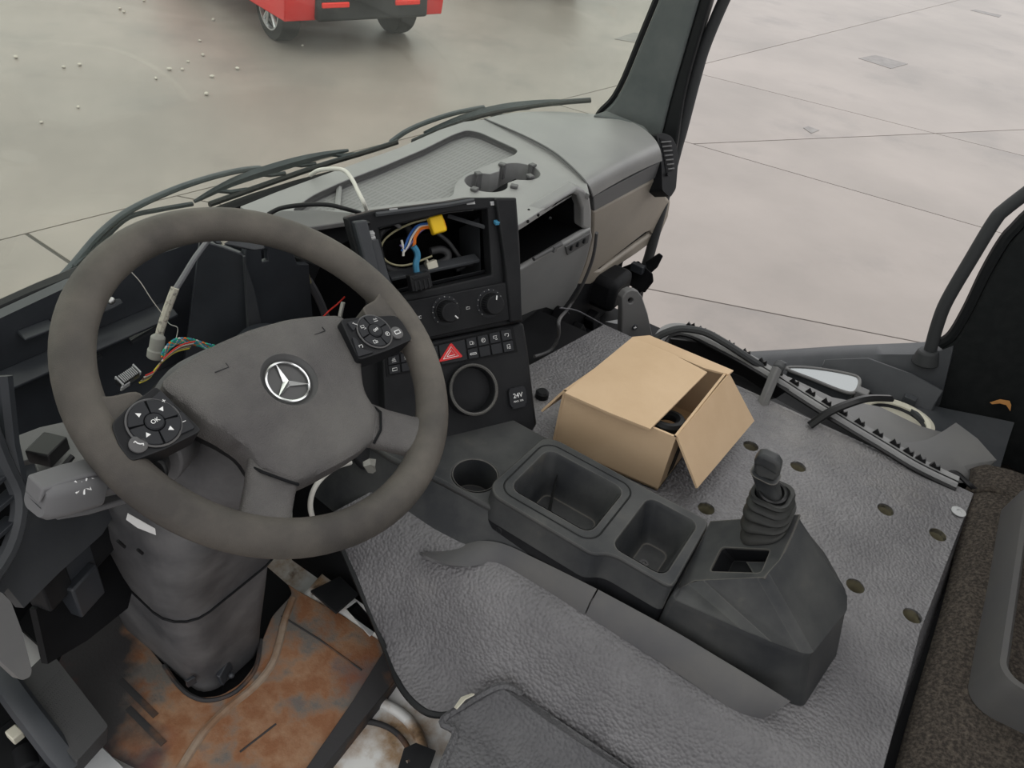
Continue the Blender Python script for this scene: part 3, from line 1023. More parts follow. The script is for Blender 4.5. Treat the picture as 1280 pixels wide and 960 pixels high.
mk('screw', MB().ball(G(139, 376, 'y', 0.985), 0.006), 'steel', bay)
mk('deck_remnant', facet(zp([(148, 340), (175, 312), (215, 294), (246, 296), (226, 306), (190, 321)], 1.80), (0, 0, 1), 0.012), 'trim', bay, bevel=0.002)
mk('screw_boss', MB().cyl(G(236, 300, 'z', 1.79), G(236, 300, 'z', 1.79) + V((0, 0, 0.02)), 0.018), 'steel', bay)
br_ = [(262, 296), (268, 294), (302, 296), (315, 300), (316, 319), (305, 320), (281, 310), (268, 306)]
mk('bracket', facet([G(x, y, 'y', 0.90) for x, y in br_], (-0.1, -0.75, 0.6), 0.006, [[G(x, y, 'y', 0.90) for x, y in ((269, 298), (279, 296), (281, 300), (271, 301))]]), 'sill', bay, bevel=0.001)
mk('clip', MB().box(G(281, 301, 'y', 0.89), (0.012, 0.004, 0.01)), 'cream', bay)
n1 = V((-0.55, -0.83, 0))
mk('side_panel', facet(px_poly([(250, 300), (282, 310), (305, 319), (311, 430), (230, 455)], G(305, 319, 'y', 0.93), n1), n1, 0.012), 'bay', bay, bevel=0.002)
n2 = V((-0.1, -0.99, 0))
mk('side_panel', facet(px_poly([(306, 318), (312, 296), (358, 292), (372, 330), (386, 330), (392, 412), (312, 435)], G(305, 319, 'y', 0.93), n2), n2, 0.012,
                       [px_poly([(327, 313), (334, 311), (335, 326), (328, 328)], G(305, 319, 'y', 0.93), n2)]), 'bay', bay, bevel=0.002)
mk('panel_edge', MB().tube([G(305, 320, 'y', 0.925), G(311, 425, 'y', 0.925)], 0.0025, 5), 'sill', bay)
mk('gusset', facet(px_poly([(307, 330), (318, 362), (330, 420), (312, 428)], G(305, 319, 'y', 0.92), n2), n2, 0.004), 'sill', bay)
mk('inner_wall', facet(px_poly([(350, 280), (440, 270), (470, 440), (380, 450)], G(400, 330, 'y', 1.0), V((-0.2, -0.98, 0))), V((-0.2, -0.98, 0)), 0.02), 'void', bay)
mk('hood_remnant', facet(zp([(326, 272), (352, 263), (398, 262), (442, 266), (442, 276), (386, 284), (360, 286)], 1.83), (0, 0, 1), 0.01), 'trim', bay, bevel=0.002)
mk('hood_face', facet(px_poly([(372, 282), (386, 284), (432, 278), (440, 300), (400, 318), (372, 312)], G(386, 283, 'z', 1.82), V((-0.45, -0.88, 0.1))), V((-0.45, -0.88, 0.1)), 0.012), 'black', bay, bevel=0.002)
mk('vertical_rib', MB().para(G(357, 300, 'y', 0.95), (0.012, 0, 0), (0, 0.03, 0), G(378, 400, 'y', 0.95) - G(357, 300, 'y', 0.95)), 'bay', bay, bevel=0.002)
# round housing under the bay, half hidden by the wheel
mk('round_housing', MB().lathe(G(330, 400, 'y', 0.86) + V((0, 0, -0.08)), (-0.05, -0.3, 1), [(0.07, -0.1), (0.068, 0.0), (0.055, 0.03), (0.03, 0.045), (0.005, 0.048)], 24), 'bay', bay)

# ================================================================== CENTRE STACK
BR = V((-0.015, 0.465, 1.56)); ME = V((0.033, 0.551, 1.722)); TE = V((0.078, 0.633, 1.926))
sd = V((0.875, -0.485, 0)).normalized()
un = (TE - ME).cross(sd).normalized(); un = un if un.y < 0 else -un
lo_n = (ME - BR).cross(sd).normalized(); lo_n = lo_n if lo_n.y < 0 else -lo_n
U = lambda x, y, h=0.0: PL(x, y, ME + un * h, un)
W2_ = lambda x, y, h=0.0: PL(x, y, ME + lo_n * h, lo_n)
stack = thing('centre_stack', BR + V((-0.1, 0.05, -0.04)), 'black centre stack with empty radio slot, two climate knobs and red hazard switch', 'console')
so = [(434, 272), (470, 263), (560, 252), (588, 247), (646, 247), (650, 300), (653, 403), (505, 432), (478, 438)]
sh = [(474, 286), (560, 266), (610, 261), (615, 344), (500, 370), (486, 345)]
mk('face_frame', facet([U(*p) for p in so], un, 0.03, [[U(*p) for p in sh]]), 'black', stack, bevel=0.003)
mk('frame_cheek', facet([U(x, y, 0.012) for x, y in ((620, 248), (646, 247), (650, 300), (653, 403), (638, 404), (630, 320))], un, 0.10), 'black', stack, bevel=0.004)
bdep = V((0.075, 0.13, -0.12))
rim_ = [U(x, y, -0.03) for x, y in sh]
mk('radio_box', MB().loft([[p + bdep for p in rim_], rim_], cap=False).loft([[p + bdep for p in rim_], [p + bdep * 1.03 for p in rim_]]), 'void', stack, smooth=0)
mk('top_rail', MB().tube([U(470, 268, 0.006), U(560, 256, 0.006), U(592, 250, 0.006)], 0.004, 6), 'sill', stack)
for x, y in ((492, 263), (588, 253), (618, 254)):
    mk('clip_window', facet([U(x + a, y + b, 0.002) for a, b in ((-5, -2), (5, -3), (6, 2), (-4, 3))], un, 0.004), 'alu', stack)
for x, y, c in ((463, 292, 'alu'), (464, 297, 'alu'), (457, 279, 'black_gloss'), (622, 278, 'w_teal')):
    mk('clip', MB().box(U(x, y, 0.006), (0.012, 0.01, 0.006), Matrix.Rotation(-0.5, 4, 'Z')), c, stack, bevel=0.001)
mk('frame_post', MB().para(U(436, 276, -0.01), U(452, 274, -0.01) - U(436, 276, -0.01), un * 0.03, U(478, 438, -0.01) - U(436, 276, -0.01)), 'bay', stack, bevel=0.003)
mk('frame_rail', MB().para(U(458, 300, 0.0), U(470, 298, 0.0) - U(458, 300, 0.0), un * 0.012, U(482, 380, 0.0) - U(458, 300, 0.0)), 'bay', stack, bevel=0.002)
mk('slot_shelf', MB().para(rim_[4] + V((0, 0.005, 0.004)), rim_[3] - rim_[4], bdep * 0.8, V((0, 0, 0.008))), 'black', stack, bevel=0.001)
mk('slot_rail', MB().para(rim_[4] + V((0, 0.02, 0.02)), (rim_[3] - rim_[4]) * 0.95, V((0.01, 0.02, 0)), V((0, 0, 0.006))), 'sill', stack, bevel=0.001)
mk('inner_bracket', MB().para(U(598, 272, -0.05), U(600, 340, -0.05) - U(598, 272, -0.05), bdep * 0.5, un * 0.005), 'sill', stack, bevel=0.001)
mk('inner_bracket', MB().tube([U(560, 270, -0.05), U(606, 284, -0.02)], 0.004, 6), 'sill', stack)
# climate panel with knobs
hv = [(482, 382), (560, 367), (637, 352), (641, 399), (560, 417), (490, 433)]
hvac = mk('climate_panel', facet([U(x, y, 0.008) for x, y in hv], un, 0.012), 'black', stack, bevel=0.002)
for (x, y), a in (((557, 388), 2.4), ((612, 379), 0.2)):
    c = U(x, y, 0.008)
    u_, v_, _ = frame(un)
    kn = mk('climate_knob', MB().lathe(c, un, [(0.0205, 0.0), (0.0205, 0.003), (0.0185, 0.004), (0.0175, 0.022), (0.016, 0.0245), (0.004, 0.0250)], 28), 'black', hvac, bevel=0.0006)
    mb = MB()
    for i in range(28):
        t_ = 2 * math.pi * i / 28
        d = u_ * math.cos(t_) + v_ * math.sin(t_)
        mb.tube([c + d * 0.0181 + un * 0.005, c + d * 0.0172 + un * 0.0215], 0.0009, 4)
    mk('knob_grip', mb, 'black_gloss', hvac, kind='stuff')
    d = v_ * math.cos(a) + u_ * math.sin(a)
    mk('knob_pointer', MB().tube([c + d * 0.009 + un * 0.0252, c + d * 0.0165 + un * 0.0248], 0.0011, 5), 'white', hvac)
    mb = MB()
    for i in range(13):
        t_ = math.radians(-135 + 270 * i / 12)
        d = v_ * math.cos(t_) + u_ * math.sin(t_)
        mb.ball(c + d * 0.0238 + un * 0.0010, 0.0008 if i % 3 else 0.0012, n=6, m_=4)
    mk('scale_dots', mb, 'w_grey2', hvac, kind='stuff')
    mk('scale_ring', MB().lathe(c, un, [(0.0258, 0.0), (0.0258, 0.0008), (0.0185, 0.0008), (0.0185, 0.0)], 28), 'button', hvac)
TT = lambda p, n_, rot=0.0: M4(p, (sd * math.cos(rot) + n_.cross(sd) * math.sin(rot)), (n_.cross(sd) * math.cos(rot) - sd * math.sin(rot)), n_)
ICONS = {'door': [[(-.3, -.4), (-.3, .4), (.3, .4), (.3, -.1)], [(.0, -.4), (.4, -.4), (.4, -.1), (0, -.1), (0, -.4)]],
         'circle': [[(.4 * math.cos(i * .52), .4 * math.sin(i * .52)) for i in range(13)], [(-.1, -.2), (-.1, .2), (.12, .1), (-.1, 0)]],
         'screen': [[(-.4, -.1), (-.4, .35), (.4, .35), (.2, -.1), (-.4, -.1)], [(0, -.4), (.4, -.4), (.4, -.2)]],
         'lamp': [[(-.4, -.1), (-.4, .3), (.4, .3), (.4, -.1)], [(.4, -.1), (.2, -.4)]],
         'wide': [[(-.7, -.15), (.7, -.15)], [(-.6, .15), (.6, .15)], [(-.7, -.15), (-.6, .15)], [(.7, -.15), (.6, .15)]],
         'truck': [[(-.4, -.3), (-.4, .3), (.1, .3), (.1, -.3), (-.4, -.3)], [(.1, .1), (.4, .1), (.4, -.3), (.1, -.3)]],
         'phone': [[(-.4, .3), (-.2, .4), (-.1, .1), (.1, -.1), (.4, -.2), (.3, -.4)]],
         'rect': [[(-.45, -.25), (-.45, .25), (.45, .25), (.45, -.25), (-.45, -.25)]],
         'arrow': [[(-.3, -.35), (.35, 0), (-.3, .35), (-.3, -.35)]],
         'plus': [[(-.3, 0), (.3, 0)], [(0, -.3), (0, .3)]],
         'minus': [[(-.3, 0), (.3, 0)]],
         'heat': [[(-.4, -.3), (.4, -.3), (.3, 0), (-.4, 0)], [(-.2, .1), (-.1, .4)], [(.1, .1), (.2, .4)]],
         'wave': [[(-.4, 0), (-.2, .25), (0, 0), (.2, .25), (.4, 0)], [(-.4, -.3), (.4, -.3)]],
         'wipe': [[(-.5, -.25), (-.4, .15), (0, .35), (.4, .15), (.5, -.25), (.2, -.1), (-.2, -.1), (-.5, -.25)], [(0, -.45), (.15, .2)], [(-.4, .5), (-.3, .35)], [(.4, .5), (.3, .35)]]}
def icon(nm, T_, s, r=None):
    return lineset([[(a * s, b * s) for a, b in p] for p in ICONS[nm]], T_, r or s * 0.055)
mk('panel_icon', icon('rect', TT(U(585, 385, 0.0084), un), 0.007), 'white', hvac)
mk('lettering', text_mb('A/C', 0.007, TT(U(523, 397, 0.0084), un)), 'white', hvac)
# lower housing
lo_ = [(478, 438), (560, 422), (655, 403), (661, 440), (668, 500), (672, 530), (664, 543), (645, 550), (600, 556), (520, 562), (482, 562)]
lowh = mk('switch_housing', facet([W2_(*p) for p in lo_], lo_n, 0.09), 'black', stack, bevel=0.006, seg=3)
base_ = [W2_(x, y, -0.015) for x, y in ((470, 545), (560, 552), (640, 545), (665, 535))]
mk('base_skirt', MB().sheet([base_, [p + V((0.0, -0.005, -0.05)) for p in base_], [p + V((0.0, 0.05, -0.07)) for p in base_]], 0.01), 'black', stack, bevel=0.002)
mk('base_tab', MB().box(W2_(612, 552, -0.002), (0.05, 0.02, 0.012), Matrix.Rotation(-0.5, 4, 'Z')), 'black', stack, bevel=0.004)
mk('screw', MB().ball(W2_(575, 549, 0.001), 0.002), 'white', stack)
# switch bank: two rows
q00, q10, q11, q01 = (486, 469), (644, 439), (639, 410), (484, 446)
def BL(u, v):
    return tuple((q00[i] * (1 - u) + q10[i] * u) * (1 - v) + (q01[i] * (1 - u) + q11[i] * u) * v for i in (0, 1))
bank = mk('switch_bank', facet([W2_(*BL(u, v), 0.001) for u, v in ((-0.02, -0.06), (1.02, -0.06), (1.02, 1.06), (-0.02, 1.06))], lo_n, 0.004), 'void', stack, bevel=0.001)
def button(u0, u1, v0, v1, ic=None, h=0.004):
    g_ = 0.006
    pts = [W2_(*BL(u, v), h) for u, v in ((u0 + g_, v0 + 0.03), (u1 - g_, v0 + 0.03), (u1 - g_, v1 - 0.03), (u0 + g_, v1 - 0.03))]
    b_ = mk('switch', facet(pts, lo_n, 0.004), 'button', bank, bevel=0.0008)
    if ic:
        c = sum(pts, V((0, 0, 0))) / 4
        mk('switch_icon', icon(ic, TT(c + lo_n * 0.0003, lo_n), 0.009, 0.0005), 'white', bank)
for v0, v1, row in ((0.5, 1.0, ['heat', 'wave', None, None, 'H', 'truck', 'circle', 'screen', 'lamp']), (0.0, 0.5, ['rect', None, None, None, 'H', 'wide', None, None, 'door'])):
    us = [0, 0.1, 0.2, 0.3, 0.41, 0.63, 0.72, 0.815, 0.91, 1.0]
    for i, ic in enumerate(row):
        if ic == 'H':
            if v0 > 0:
                continue
            button(us[i], us[i + 1], 0.0, 1.0)
        else:
            button(us[i], us[i + 1], v0, v1, ic)
hz = [W2_(x, y, 0.006) for x, y in ((548, 453), (579, 446), (564, 428))]
hz = rpoly(hz, 0.004, 4)
mk('hazard_button', facet(hz, lo_n, 0.006), 'red', bank, bevel=0.001)
hc = sum([W2_(x, y, 0.0066) for x, y in ((548, 453), (579, 446), (564, 428))], V((0, 0, 0))) / 3
hs = [W2_(x, y, 0.0066) for x, y in ((548, 453), (579, 446), (564, 428))]
mb = MB()
for sc in (0.62, 0.32):
    t3 = [hc + (p - hc) * sc for p in hs]
    mb.tube(t3 + [t3[0]], 0.0006, 5)
mk('hazard_symbol', mb, 'white', bank)
# ash tray cup
an = (lo_n + V((0, 0, 0.25))).normalized()
ac = W2_(592, 487, 0.018)
mb = MB().lathe(ac, an, [(0.042, -0.09), (0.045, -0.03), (0.046, 0.0), (0.043, 0.004), (0.040, 0.001), (0.037, -0.06), (0.002, -0.061)], 36)
mk('ash_cup', mb, 'black', stack)
mk('ash_cup_rim', MB().tube([ac + frame(an)[0] * (0.0435 * math.cos(2 * math.pi * i / 40)) + frame(an)[1] * (0.0435 * math.sin(2 * math.pi * i / 40)) + an * 0.002 for i in range(40)], 0.0028, 6, closed=True), 'console', stack)
mk('ash_cup_floor', MB().cyl(ac - an * 0.06, ac - an * 0.057, 0.036), 'skirt', stack)
# 24 V socket cap
sc_ = W2_(646, 496, 0.002)
ST = TT(sc_, lo_n) @ Matrix.Diagonal((1.3, 1.3, 1, 1))
cap_ = mk('socket_cap', MB().plate(rpoly([(-0.010, -0.0155), (0.010, -0.0155), (0.0135, -0.008), (0.0135, 0.009), (0.011, 0.014), (-0.011, 0.014), (-0.0135, 0.009), (-0.0135, -0.008)], 0.004), (), ST @ Matrix.Translation((0, 0, 0.005)), 0.008), 'button', stack, bevel=0.001)
mk('lettering', text_mb('24V', 0.0095, ST @ Matrix.Translation((0, 0.0025, 0.0054))), 'white', cap_)
mk('lettering', text_mb('MAX. 15A', 0.0036, ST @ Matrix.Translation((0, -0.0055, 0.0054))), 'white', cap_)
# side wall left of the lower housing (knee side)
mk('knee_panel', facet([W2_(x, y, -0.03) for x, y in ((440, 450), (484, 446), (486, 470), (490, 560), (455, 590), (430, 560))], lo_n, 0.05), 'black', stack, bevel=0.006)

# ================================================================== TUNNEL MAT
ZM = 1.51
def drape(x, y):
    s = min(max((-0.305 - x) / 0.15, 0), 1.3)
    z = -0.16 * (s * s * (3 - 2 * s) if s < 1 else 1)
    z += 0.004 * math.sin(9 * x + 4 * y) * math.cos(11 * y)
    return z
_a, _b = G(412, 690, 'z', 1.36), G(468, 636, 'z', 1.46)
mo = [(0.452, -0.28), (0.453, 0.56), (0.24, 0.60), (0.0, 0.64), (-0.20, 0.64), (-0.28, 0.62), (_b.x, _b.y), (_a.x, _a.y), (-0.395, 0.568), (-0.437, 0.468), (-0.475, 0.401), (-0.486, 0.346), (-0.470, 0.312),
      (-0.43, 0.268), (-0.400, 0.235), (-0.398, 0.10), (-0.40, -0.28)]
hol = [circ(p, 0.0155, 18) for p in ((0.275, 0.126), (0.279, 0.029), (0.049, 0.132), (0.279, -0.143), (0.283, -0.239), (0.052, -0.140), (0.051, -0.234), (0.05, 0.44))]
tm = thing('tunnel_mat', (0.05, 0.2, 1.50), 'grey grained rubber mat with round holes over the engine tunnel', 'floor mat')
mk('mat_sheet', MB().plate(mo, hol, Matrix.Translation((0, 0, ZM)), 0.010, grid=0.03, zf=drape), 'mat', tm, smooth=60)
M['foam'] = mat('mat_foam', (0.20, 0.18, 0.12), 0.9)
for h in hol[:7]:
    c = V((sum(p[0] for p in h) / len(h), sum(p[1] for p in h) / len(h), ZM))
    mk('hole_liner', MB().loft([[V((p[0], p[1], ZM - 0.003)) for p in h], [V((p[0], p[1], ZM - 0.03)) for p in h]], cap=False), 'foam', tm)
mk('edge_bead', MB().tube(spl([V((x, y, ZM + drape(x, y) - 0.004)) for x, y in mo[7:15]], 5), 0.006, 6), 'rubber', tm)
wsh = V((0.371, -0.277 + 0.012, ZM))
o = mk('washer', MB().lathe((0.372, -0.262, ZM), (0, 0, 1), [(0.0135, 0), (0.0135, 0.0015), (0.005, 0.003), (0.004, 0.001)], 24), 'alu')
tag(o, 'pale round washer lying at the rear corner of the grey rubber mat', 'washer')
# the tunnel under it
struct('wall_left', MB().loft([[V((x, y, z)) for x, z in ((-0.33, 1.20), (-0.31, 1.46), (0.44, 1.478), (0.445, 1.20))] for y in (-0.30, 0.80)]), 'void').name = 'trim_4'

# second mat over the seat base, bottom of the picture
def m2(x, y):
    e = min(abs(x + 0.402), 0.09)
    return 0.018 * math.exp(-((x + 0.418) / 0.012) ** 2) - 0.02 * min(1, max(0, (-0.43 - x) / 0.05)) + 0.006 * math.sin(14 * y + 9 * x)
sm = [(-0.402, -0.28), (-0.402, 0.225), (-0.42, 0.255), (-0.468, 0.290), (-0.500, 0.300), (-0.500, 0.275), (-0.545, 0.262), (-0.62, 0.235), (-0.72, 0.19), (-0.72, -0.28)]
sbm = thing('seat_base_mat', (-0.55, 0, 1.2), 'dark grey rubber mat with a raised rolled edge over the driver seat base', 'floor mat')
mk('mat_sheet', MB().plate(sm, (), Matrix.Translation((0, 0, 1.405)), 0.012, grid=0.012, zf=m2), 'mat_worn', sbm, smooth=60)
mk('base_block', MB().loft([[V((x, y, 1.2)) for x, y in ((-0.41, -0.28), (-0.41, 0.22), (-0.50, 0.25), (-0.71, 0.16), (-0.71, -0.28))], [V((x, y, 1.378)) for x, y in ((-0.41, -0.28), (-0.41, 0.22), (-0.50, 0.255), (-0.71, 0.17), (-0.71, -0.28))]]), 'void', sbm)
mk('edge_bead', MB().tube(spl([V((x, y, 1.404 + m2(x, y))) for x, y in sm[1:8]], 5), 0.006, 6), 'mat_worn', sbm)
mk('torn_corner', MB().sheet([[V((-0.485, 0.292, 1.412)), V((-0.468, 0.292, 1.417)), V((-0.452, 0.284, 1.414))], [V((-0.487, 0.287, 1.417)), V((-0.470, 0.284, 1.423)), V((-0.452, 0.279, 1.418))]], 0.002), 'cream', sbm)

# ================================================================== TUNNEL CONSOLE
con = thing('tunnel_console', (-0.17, 0.2, ZM), 'black plastic tunnel console with two open trays, cup hole and gear lever housing', 'console')
# front block with the cup hole
ZA = 1.575
Ao = [(-0.052, 0.40), (-0.048, 0.66), (-0.27, 0.72), (-0.275, 0.60), (-0.262, 0.50), (-0.258, 0.40)]
ch = G(594, 594, 'z', ZA)
chole = circ((ch.x, ch.y), 0.0375, 28)
mk('cup_deck', MB().plate(Ao, [chole], Matrix.Translation((0, 0, ZA)), 0.012), 'console', con, bevel=0.004)
mk('cup_body', MB().loft([[V((-0.04, 0.39, 1.47)), V((-0.04, 0.66, 1.47)), V((-0.33, 0.74, 1.44)), V((-0.345, 0.60, 1.44)), V((-0.345, 0.46, 1.45)), V((-0.30, 0.36, 1.48)), V((-0.28, 0.30, 1.50))],
                            [V((-0.054, 0.39, ZA - 0.01)), V((-0.05, 0.66, ZA - 0.01)), V((-0.268, 0.72, ZA - 0.01)), V((-0.273, 0.60, ZA - 0.01)), V((-0.262, 0.50, ZA - 0.01)), V((-0.257, 0.40, ZA - 0.01)), V((-0.255, 0.30, ZA - 0.01))]], cap=False), 'console', con, bevel=0.006)
mk('cup_hole', MB().lathe((ch.x, ch.y, ZA), (0, 0, 1), [(0.0390, 0.001), (0.0375, 0.0005), (0.0355, -0.06), (0.002, -0.0605)], 32, cap=False), 'console', con)
mk('screw', MB().cyl(G(626, 661, 'x', -0.263), G(626, 661, 'x', -0.263) + V((-0.006, 0, 0)), 0.006), 'black', con, bevel=0.001)
# tray block
def tray(name, x0, x1, y0, y1, z, depth, r, parent):
    rings = []
    for dx, dzz, rr in ((0.0, 0.0, r), (0.003, -0.006, r), (0.012, -depth + 0.012, r), (0.022, -depth, r * 0.8)):
        rings.append([V((p[0], p[1], z + dzz)) for p in rrect(x0 + dx, y0 + dx, x1 - dx, y1 - dx, rr)])
    mb = MB().loft(rings, cap=False)
    mb.plate(rrect(x0 + 0.021, y0 + 0.021, x1 - 0.021, y1 - 0.021, r * 0.8), (), Matrix.Translation((0, 0, z - depth)), 0.002)
    return mk(name, mb, 'console', parent)
ZB = 1.60
Bo = [(-0.072, 0.232), (-0.070, 0.395), (-0.082, 0.418), (-0.235, 0.424), (-0.254, 0.405), (-0.256, 0.222), (-0.240, 0.205), (-0.235, 0.19), (-0.235, 0.098), (-0.070, 0.104)]
Bo = [tuple(p) for p in rpoly([(a, b) for a, b in Bo], 0.014, 3)]
T1 = (-0.222, -0.101, 0.246, 0.395)
T2 = (-0.222, -0.088, 0.118, 0.206)
h1 = rrect(T1[0], T1[2], T1[1], T1[3], 0.018)
h2 = rrect(T2[0], T2[2], T2[1], T2[3], 0.016)
mk('tray_deck', MB().plate(Bo, [h1, h2], Matrix.Translation((0, 0, ZB)), 0.012), 'console', con, bevel=0.004)
wall = []
for z, o_ in ((1.555, 0.012), (ZB - 0.006, 0.0)):
    wall.append([V((p[0] + (-o_ if p[0] < -0.15 else o_ * 0.4), p[1], z)) for p in Bo])
mk('side_wall', MB().loft(wall, cap=False), 'console', con)
wall2 = [[V((p[0] * 1.0 + (-0.012 if p[0] < -0.15 else 0.005), p[1] + 0.0, 1.556)) for p in Bo], [V((p[0] + (-0.02 if p[0] < -0.15 else 0.008), p[1], 1.495)) for p in Bo]]
mk('base_wall', MB().loft(wall2, cap=False), 'black', con)
t1 = tray('tray_basin', *T1, ZB, 0.078, 0.018, con)
t2 = tray('tray_basin', *T2, ZB, 0.075, 0.016, con)
mk('screw', MB().lathe((-0.155, 0.165, ZB - 0.074), (0, 0, 1), [(0.008, 0), (0.0075, 0.002), (0.004, 0.002), (0.003, 0.0005)], 16), 'skirt', t2)
gro = rrect(T1[0] - 0.015, T1[2] - 0.014, T1[1] + 0.015, T1[3] + 0.014, 0.026, 6)
mk('liner_joint', MB().tube([V((p[0], p[1], ZB)) for p in gro], 0.0016, 5, closed=True), 'rubber', con)
# gear lever housing
hz0 = [V((-0.244, 0.096, 1.594)), V((-0.068, 0.104, 1.594)), V((-0.058, -0.118, 1.600)), V((-0.222, -0.108, 1.598))]
A1 = PL(847, 737, (-0.15, 0.10, 1.602), (0, 0, 1)); 
hA = [V((-0.240, 0.092, 1.604)), V((-0.070, 0.104, 1.600)), G(1000, 643, 'x', -0.072), G(990, 668, 'x', -0.10), G(975, 700, 'x', -0.16), G(955, 722, 'x', -0.208), G(868, 726, 'x', -0.226)]
top_n = (hA[2] - hA[1]).cross(hA[4] - hA[1]).normalized()
top_n = top_n if top_n.z > 0 else -top_n
def onto(p):
    d = (p - CAM)
    return CAM + d * ((hA[1] - CAM).dot(top_n) / d.dot(top_n))
hA = [onto(p) for p in hA]
wp = [onto(G(x, y, 'x', -0.15)) for x, y in ((887, 714), (902, 684), (963, 687), (951, 716))]
pock = rpoly(wp, 0.006, 3)
IM = MN(hA[1], top_n)
mk('housing_top', MB().plate([(IM.inverted() @ p).to_2d() for p in hA], [[(IM.inverted() @ p).to_2d() for p in pock]], IM, 0.003), 'console', con)
mk('switch_pocket', MB().loft([[p - top_n * 0.003 for p in pock], [p - top_n * 0.03 + V((0.004, -0.004, 0)) for p in pock]], cap=False).loft([[p - top_n * 0.03 + V((0.004, -0.004, 0)) for p in pock], [p - top_n * 0.031 + V((0.004, -0.004, 0)) for p in pock]]), 'black', con, smooth=0)
mk('pocket_rib', MB().para(onto(G(925, 690, 'x', -0.15)) - top_n * 0.026, onto(G(952, 690, 'x', -0.15)) - onto(G(925, 690, 'x', -0.15)), onto(G(935, 708, 'x', -0.15)) - onto(G(925, 690, 'x', -0.15)), top_n * 0.006), 'console', con, bevel=0.001)
rimp = [V((-0.242, 0.096, 1.588)), V((-0.066, 0.104, 1.592)), G(1030, 690, 'x', -0.060), G(1059, 738, 'x', -0.066), V((-0.10, -0.128, 1.600)), G(1013, 820, 'x', -0.222), G(950, 797, 'x', -0.240)]
rimp[2].z = min(rimp[2].z, 1.66)
tl = [hA[0], hA[1], (hA[1] + hA[2]) / 2, hA[2], hA[3], hA[5], hA[6]]
tl[2] = hA[2].lerp(hA[1], 0.25)
tl = [hA[0], hA[1], tl[2], hA[2], hA[4], hA[5], hA[6]]
mk('housing_side', MB().loft([rimp, tl], cap=False), 'console', con, bevel=0.010, seg=3, smooth=50)
bot = [V((-0.250, 0.100, 1.500)), V((-0.062, 0.104, 1.500)), V((-0.052, -0.05, 1.498)), V((-0.055, -0.140, 1.498)), V((-0.11, -0.152, 1.498)), V((-0.228, -0.135, 1.498)), V((-0.252, -0.05, 1.498))]
ins = lambda P, k: [sum(P, V((0, 0, 0))) / len(P) + (p - sum(P, V((0, 0, 0))) / len(P)) * k for p in P]
rim_in = [V((p.x, p.y, p.z)) for p in ins(rimp, 0.985)]
rim_lo = [V((p.x, p.y, p.z - 0.012)) for p in ins(rimp, 1.01)]
mk('housing_base', MB().loft([bot, rim_lo, [p + V((0, 0, -0.003)) for p in rimp], rim_in], cap=False), 'console', con, bevel=0.008, seg=3, smooth=50)
# skirts
sk1t = [G(x, y, 'x', xx) for x, y, xx in ((524, 690, -0.335), (560, 682, -0.305), (600, 676, -0.285), (630, 680, -0.275), (665, 696, -0.272), (700, 713, -0.27), (746, 736, -0.268))]
sk1b = [G(x, y, 'z', 1.509) for x, y in ((530, 694), (558, 705), (585, 708), (620, 706), (655, 725), (690, 746), (729, 771))]
sk2t = [G(x, y, 'x', -0.264) for x, y in ((748, 737), (800, 765), (850, 793), (900, 823), (945, 850), (988, 877))]
sk2b = [G(x, y, 'z', 1.509) for x, y in ((731, 771), (775, 797), (830, 831), (880, 864), (920, 889), (952, 899))]
for a, b in ((sk1t, sk1b), (sk2t, sk2b)):
    a, b = spl(a, 4), spl(b, 4)
    mid_ = [(p + q) / 2 + V((-0.004, 0, 0.006)) for p, q in zip(a, b)]
    mk('skirt', MB().sheet([a, mid_, b], 0.004), 'skirt', con, smooth=60)
# gear lever
gb = onto(G(959, 655, 'x', -0.13)) + top_n * 0.002
gl = thing('gear_lever', gb, 'short black gear lever with ribbed rubber boot on the tunnel console', 'gear lever')
gt = G(966, 615, 'x', gb.x)
gax = (gt - gb)
rings = []
N_ = 26
for i in range(N_ + 1):
    s = i / N_
    k = 0.042 - 0.011 * s
    rib = 0.0032 * math.sin(s * 2 * math.pi * 4.5 + 0.4)
    kk = k + (rib if 0.06 < s < 0.97 else 0.002)
    c = gb.lerp(gt, s)
    na = top_n.lerp(V((0.05, 0.1, 1)).normalized(), min(1, s * 1.6)).normalized()
    u_ = V((1, 0, 0)) - na * na.x
    u_.normalize()
    v_ = na.cross(u_)
    rings.append([c + u_ * (kk * p[0]) + v_ * (kk * 0.86 * p[1]) for p in rrect(-1, -1, 1, 1, 0.62, 5)])
lastc = gt + V((0, 0, 0.001))
rings.append([lastc + (p - gt) * 0.82 + V((0, 0, -0.002)) for p in rings[-1]])
rings.append([lastc + (p - gt) * 0.80 + V((0, 0, -0.02)) for p in rings[-1]])
boot = mk('boot', MB().loft(rings), 'rubber', gl, smooth=60)
M['bootm'] = mat('boot_rubber', (0.018, 0.019, 0.019), 0.5, col2=(0.036, 0.036, 0.034), nscale=12)
boot.data.materials[0] = M['bootm']
sec = [(962, 628, 0.019, 0.015), (961, 612, 0.018, 0.014), (957, 598, 0.018, 0.015), (957, 592, 0.021, 0.019)]
rings = [[G(x, y, 'x', gt.x) + V((b * p[0], a * p[1], 0)) for p in rrect(-1, -1, 1, 1, 0.6, 4)] for x, y, a, b in sec]
mk('lever_neck', MB().loft(rings), 'console', gl, smooth=50)
hd = [(946, 598), (942, 588), (942, 577), (947, 570), (955, 570), (972, 578), (976, 586), (974, 596), (968, 603), (958, 600)]
hp = [G(x, y, 'x', gt.x - 0.011) for x, y in hd]
head = mk('lever_head', MB().loft([hp, [p + V((0.022, 0.003, 0.0)) for p in hp]]), 'console', gl, bevel=0.005, seg=3)
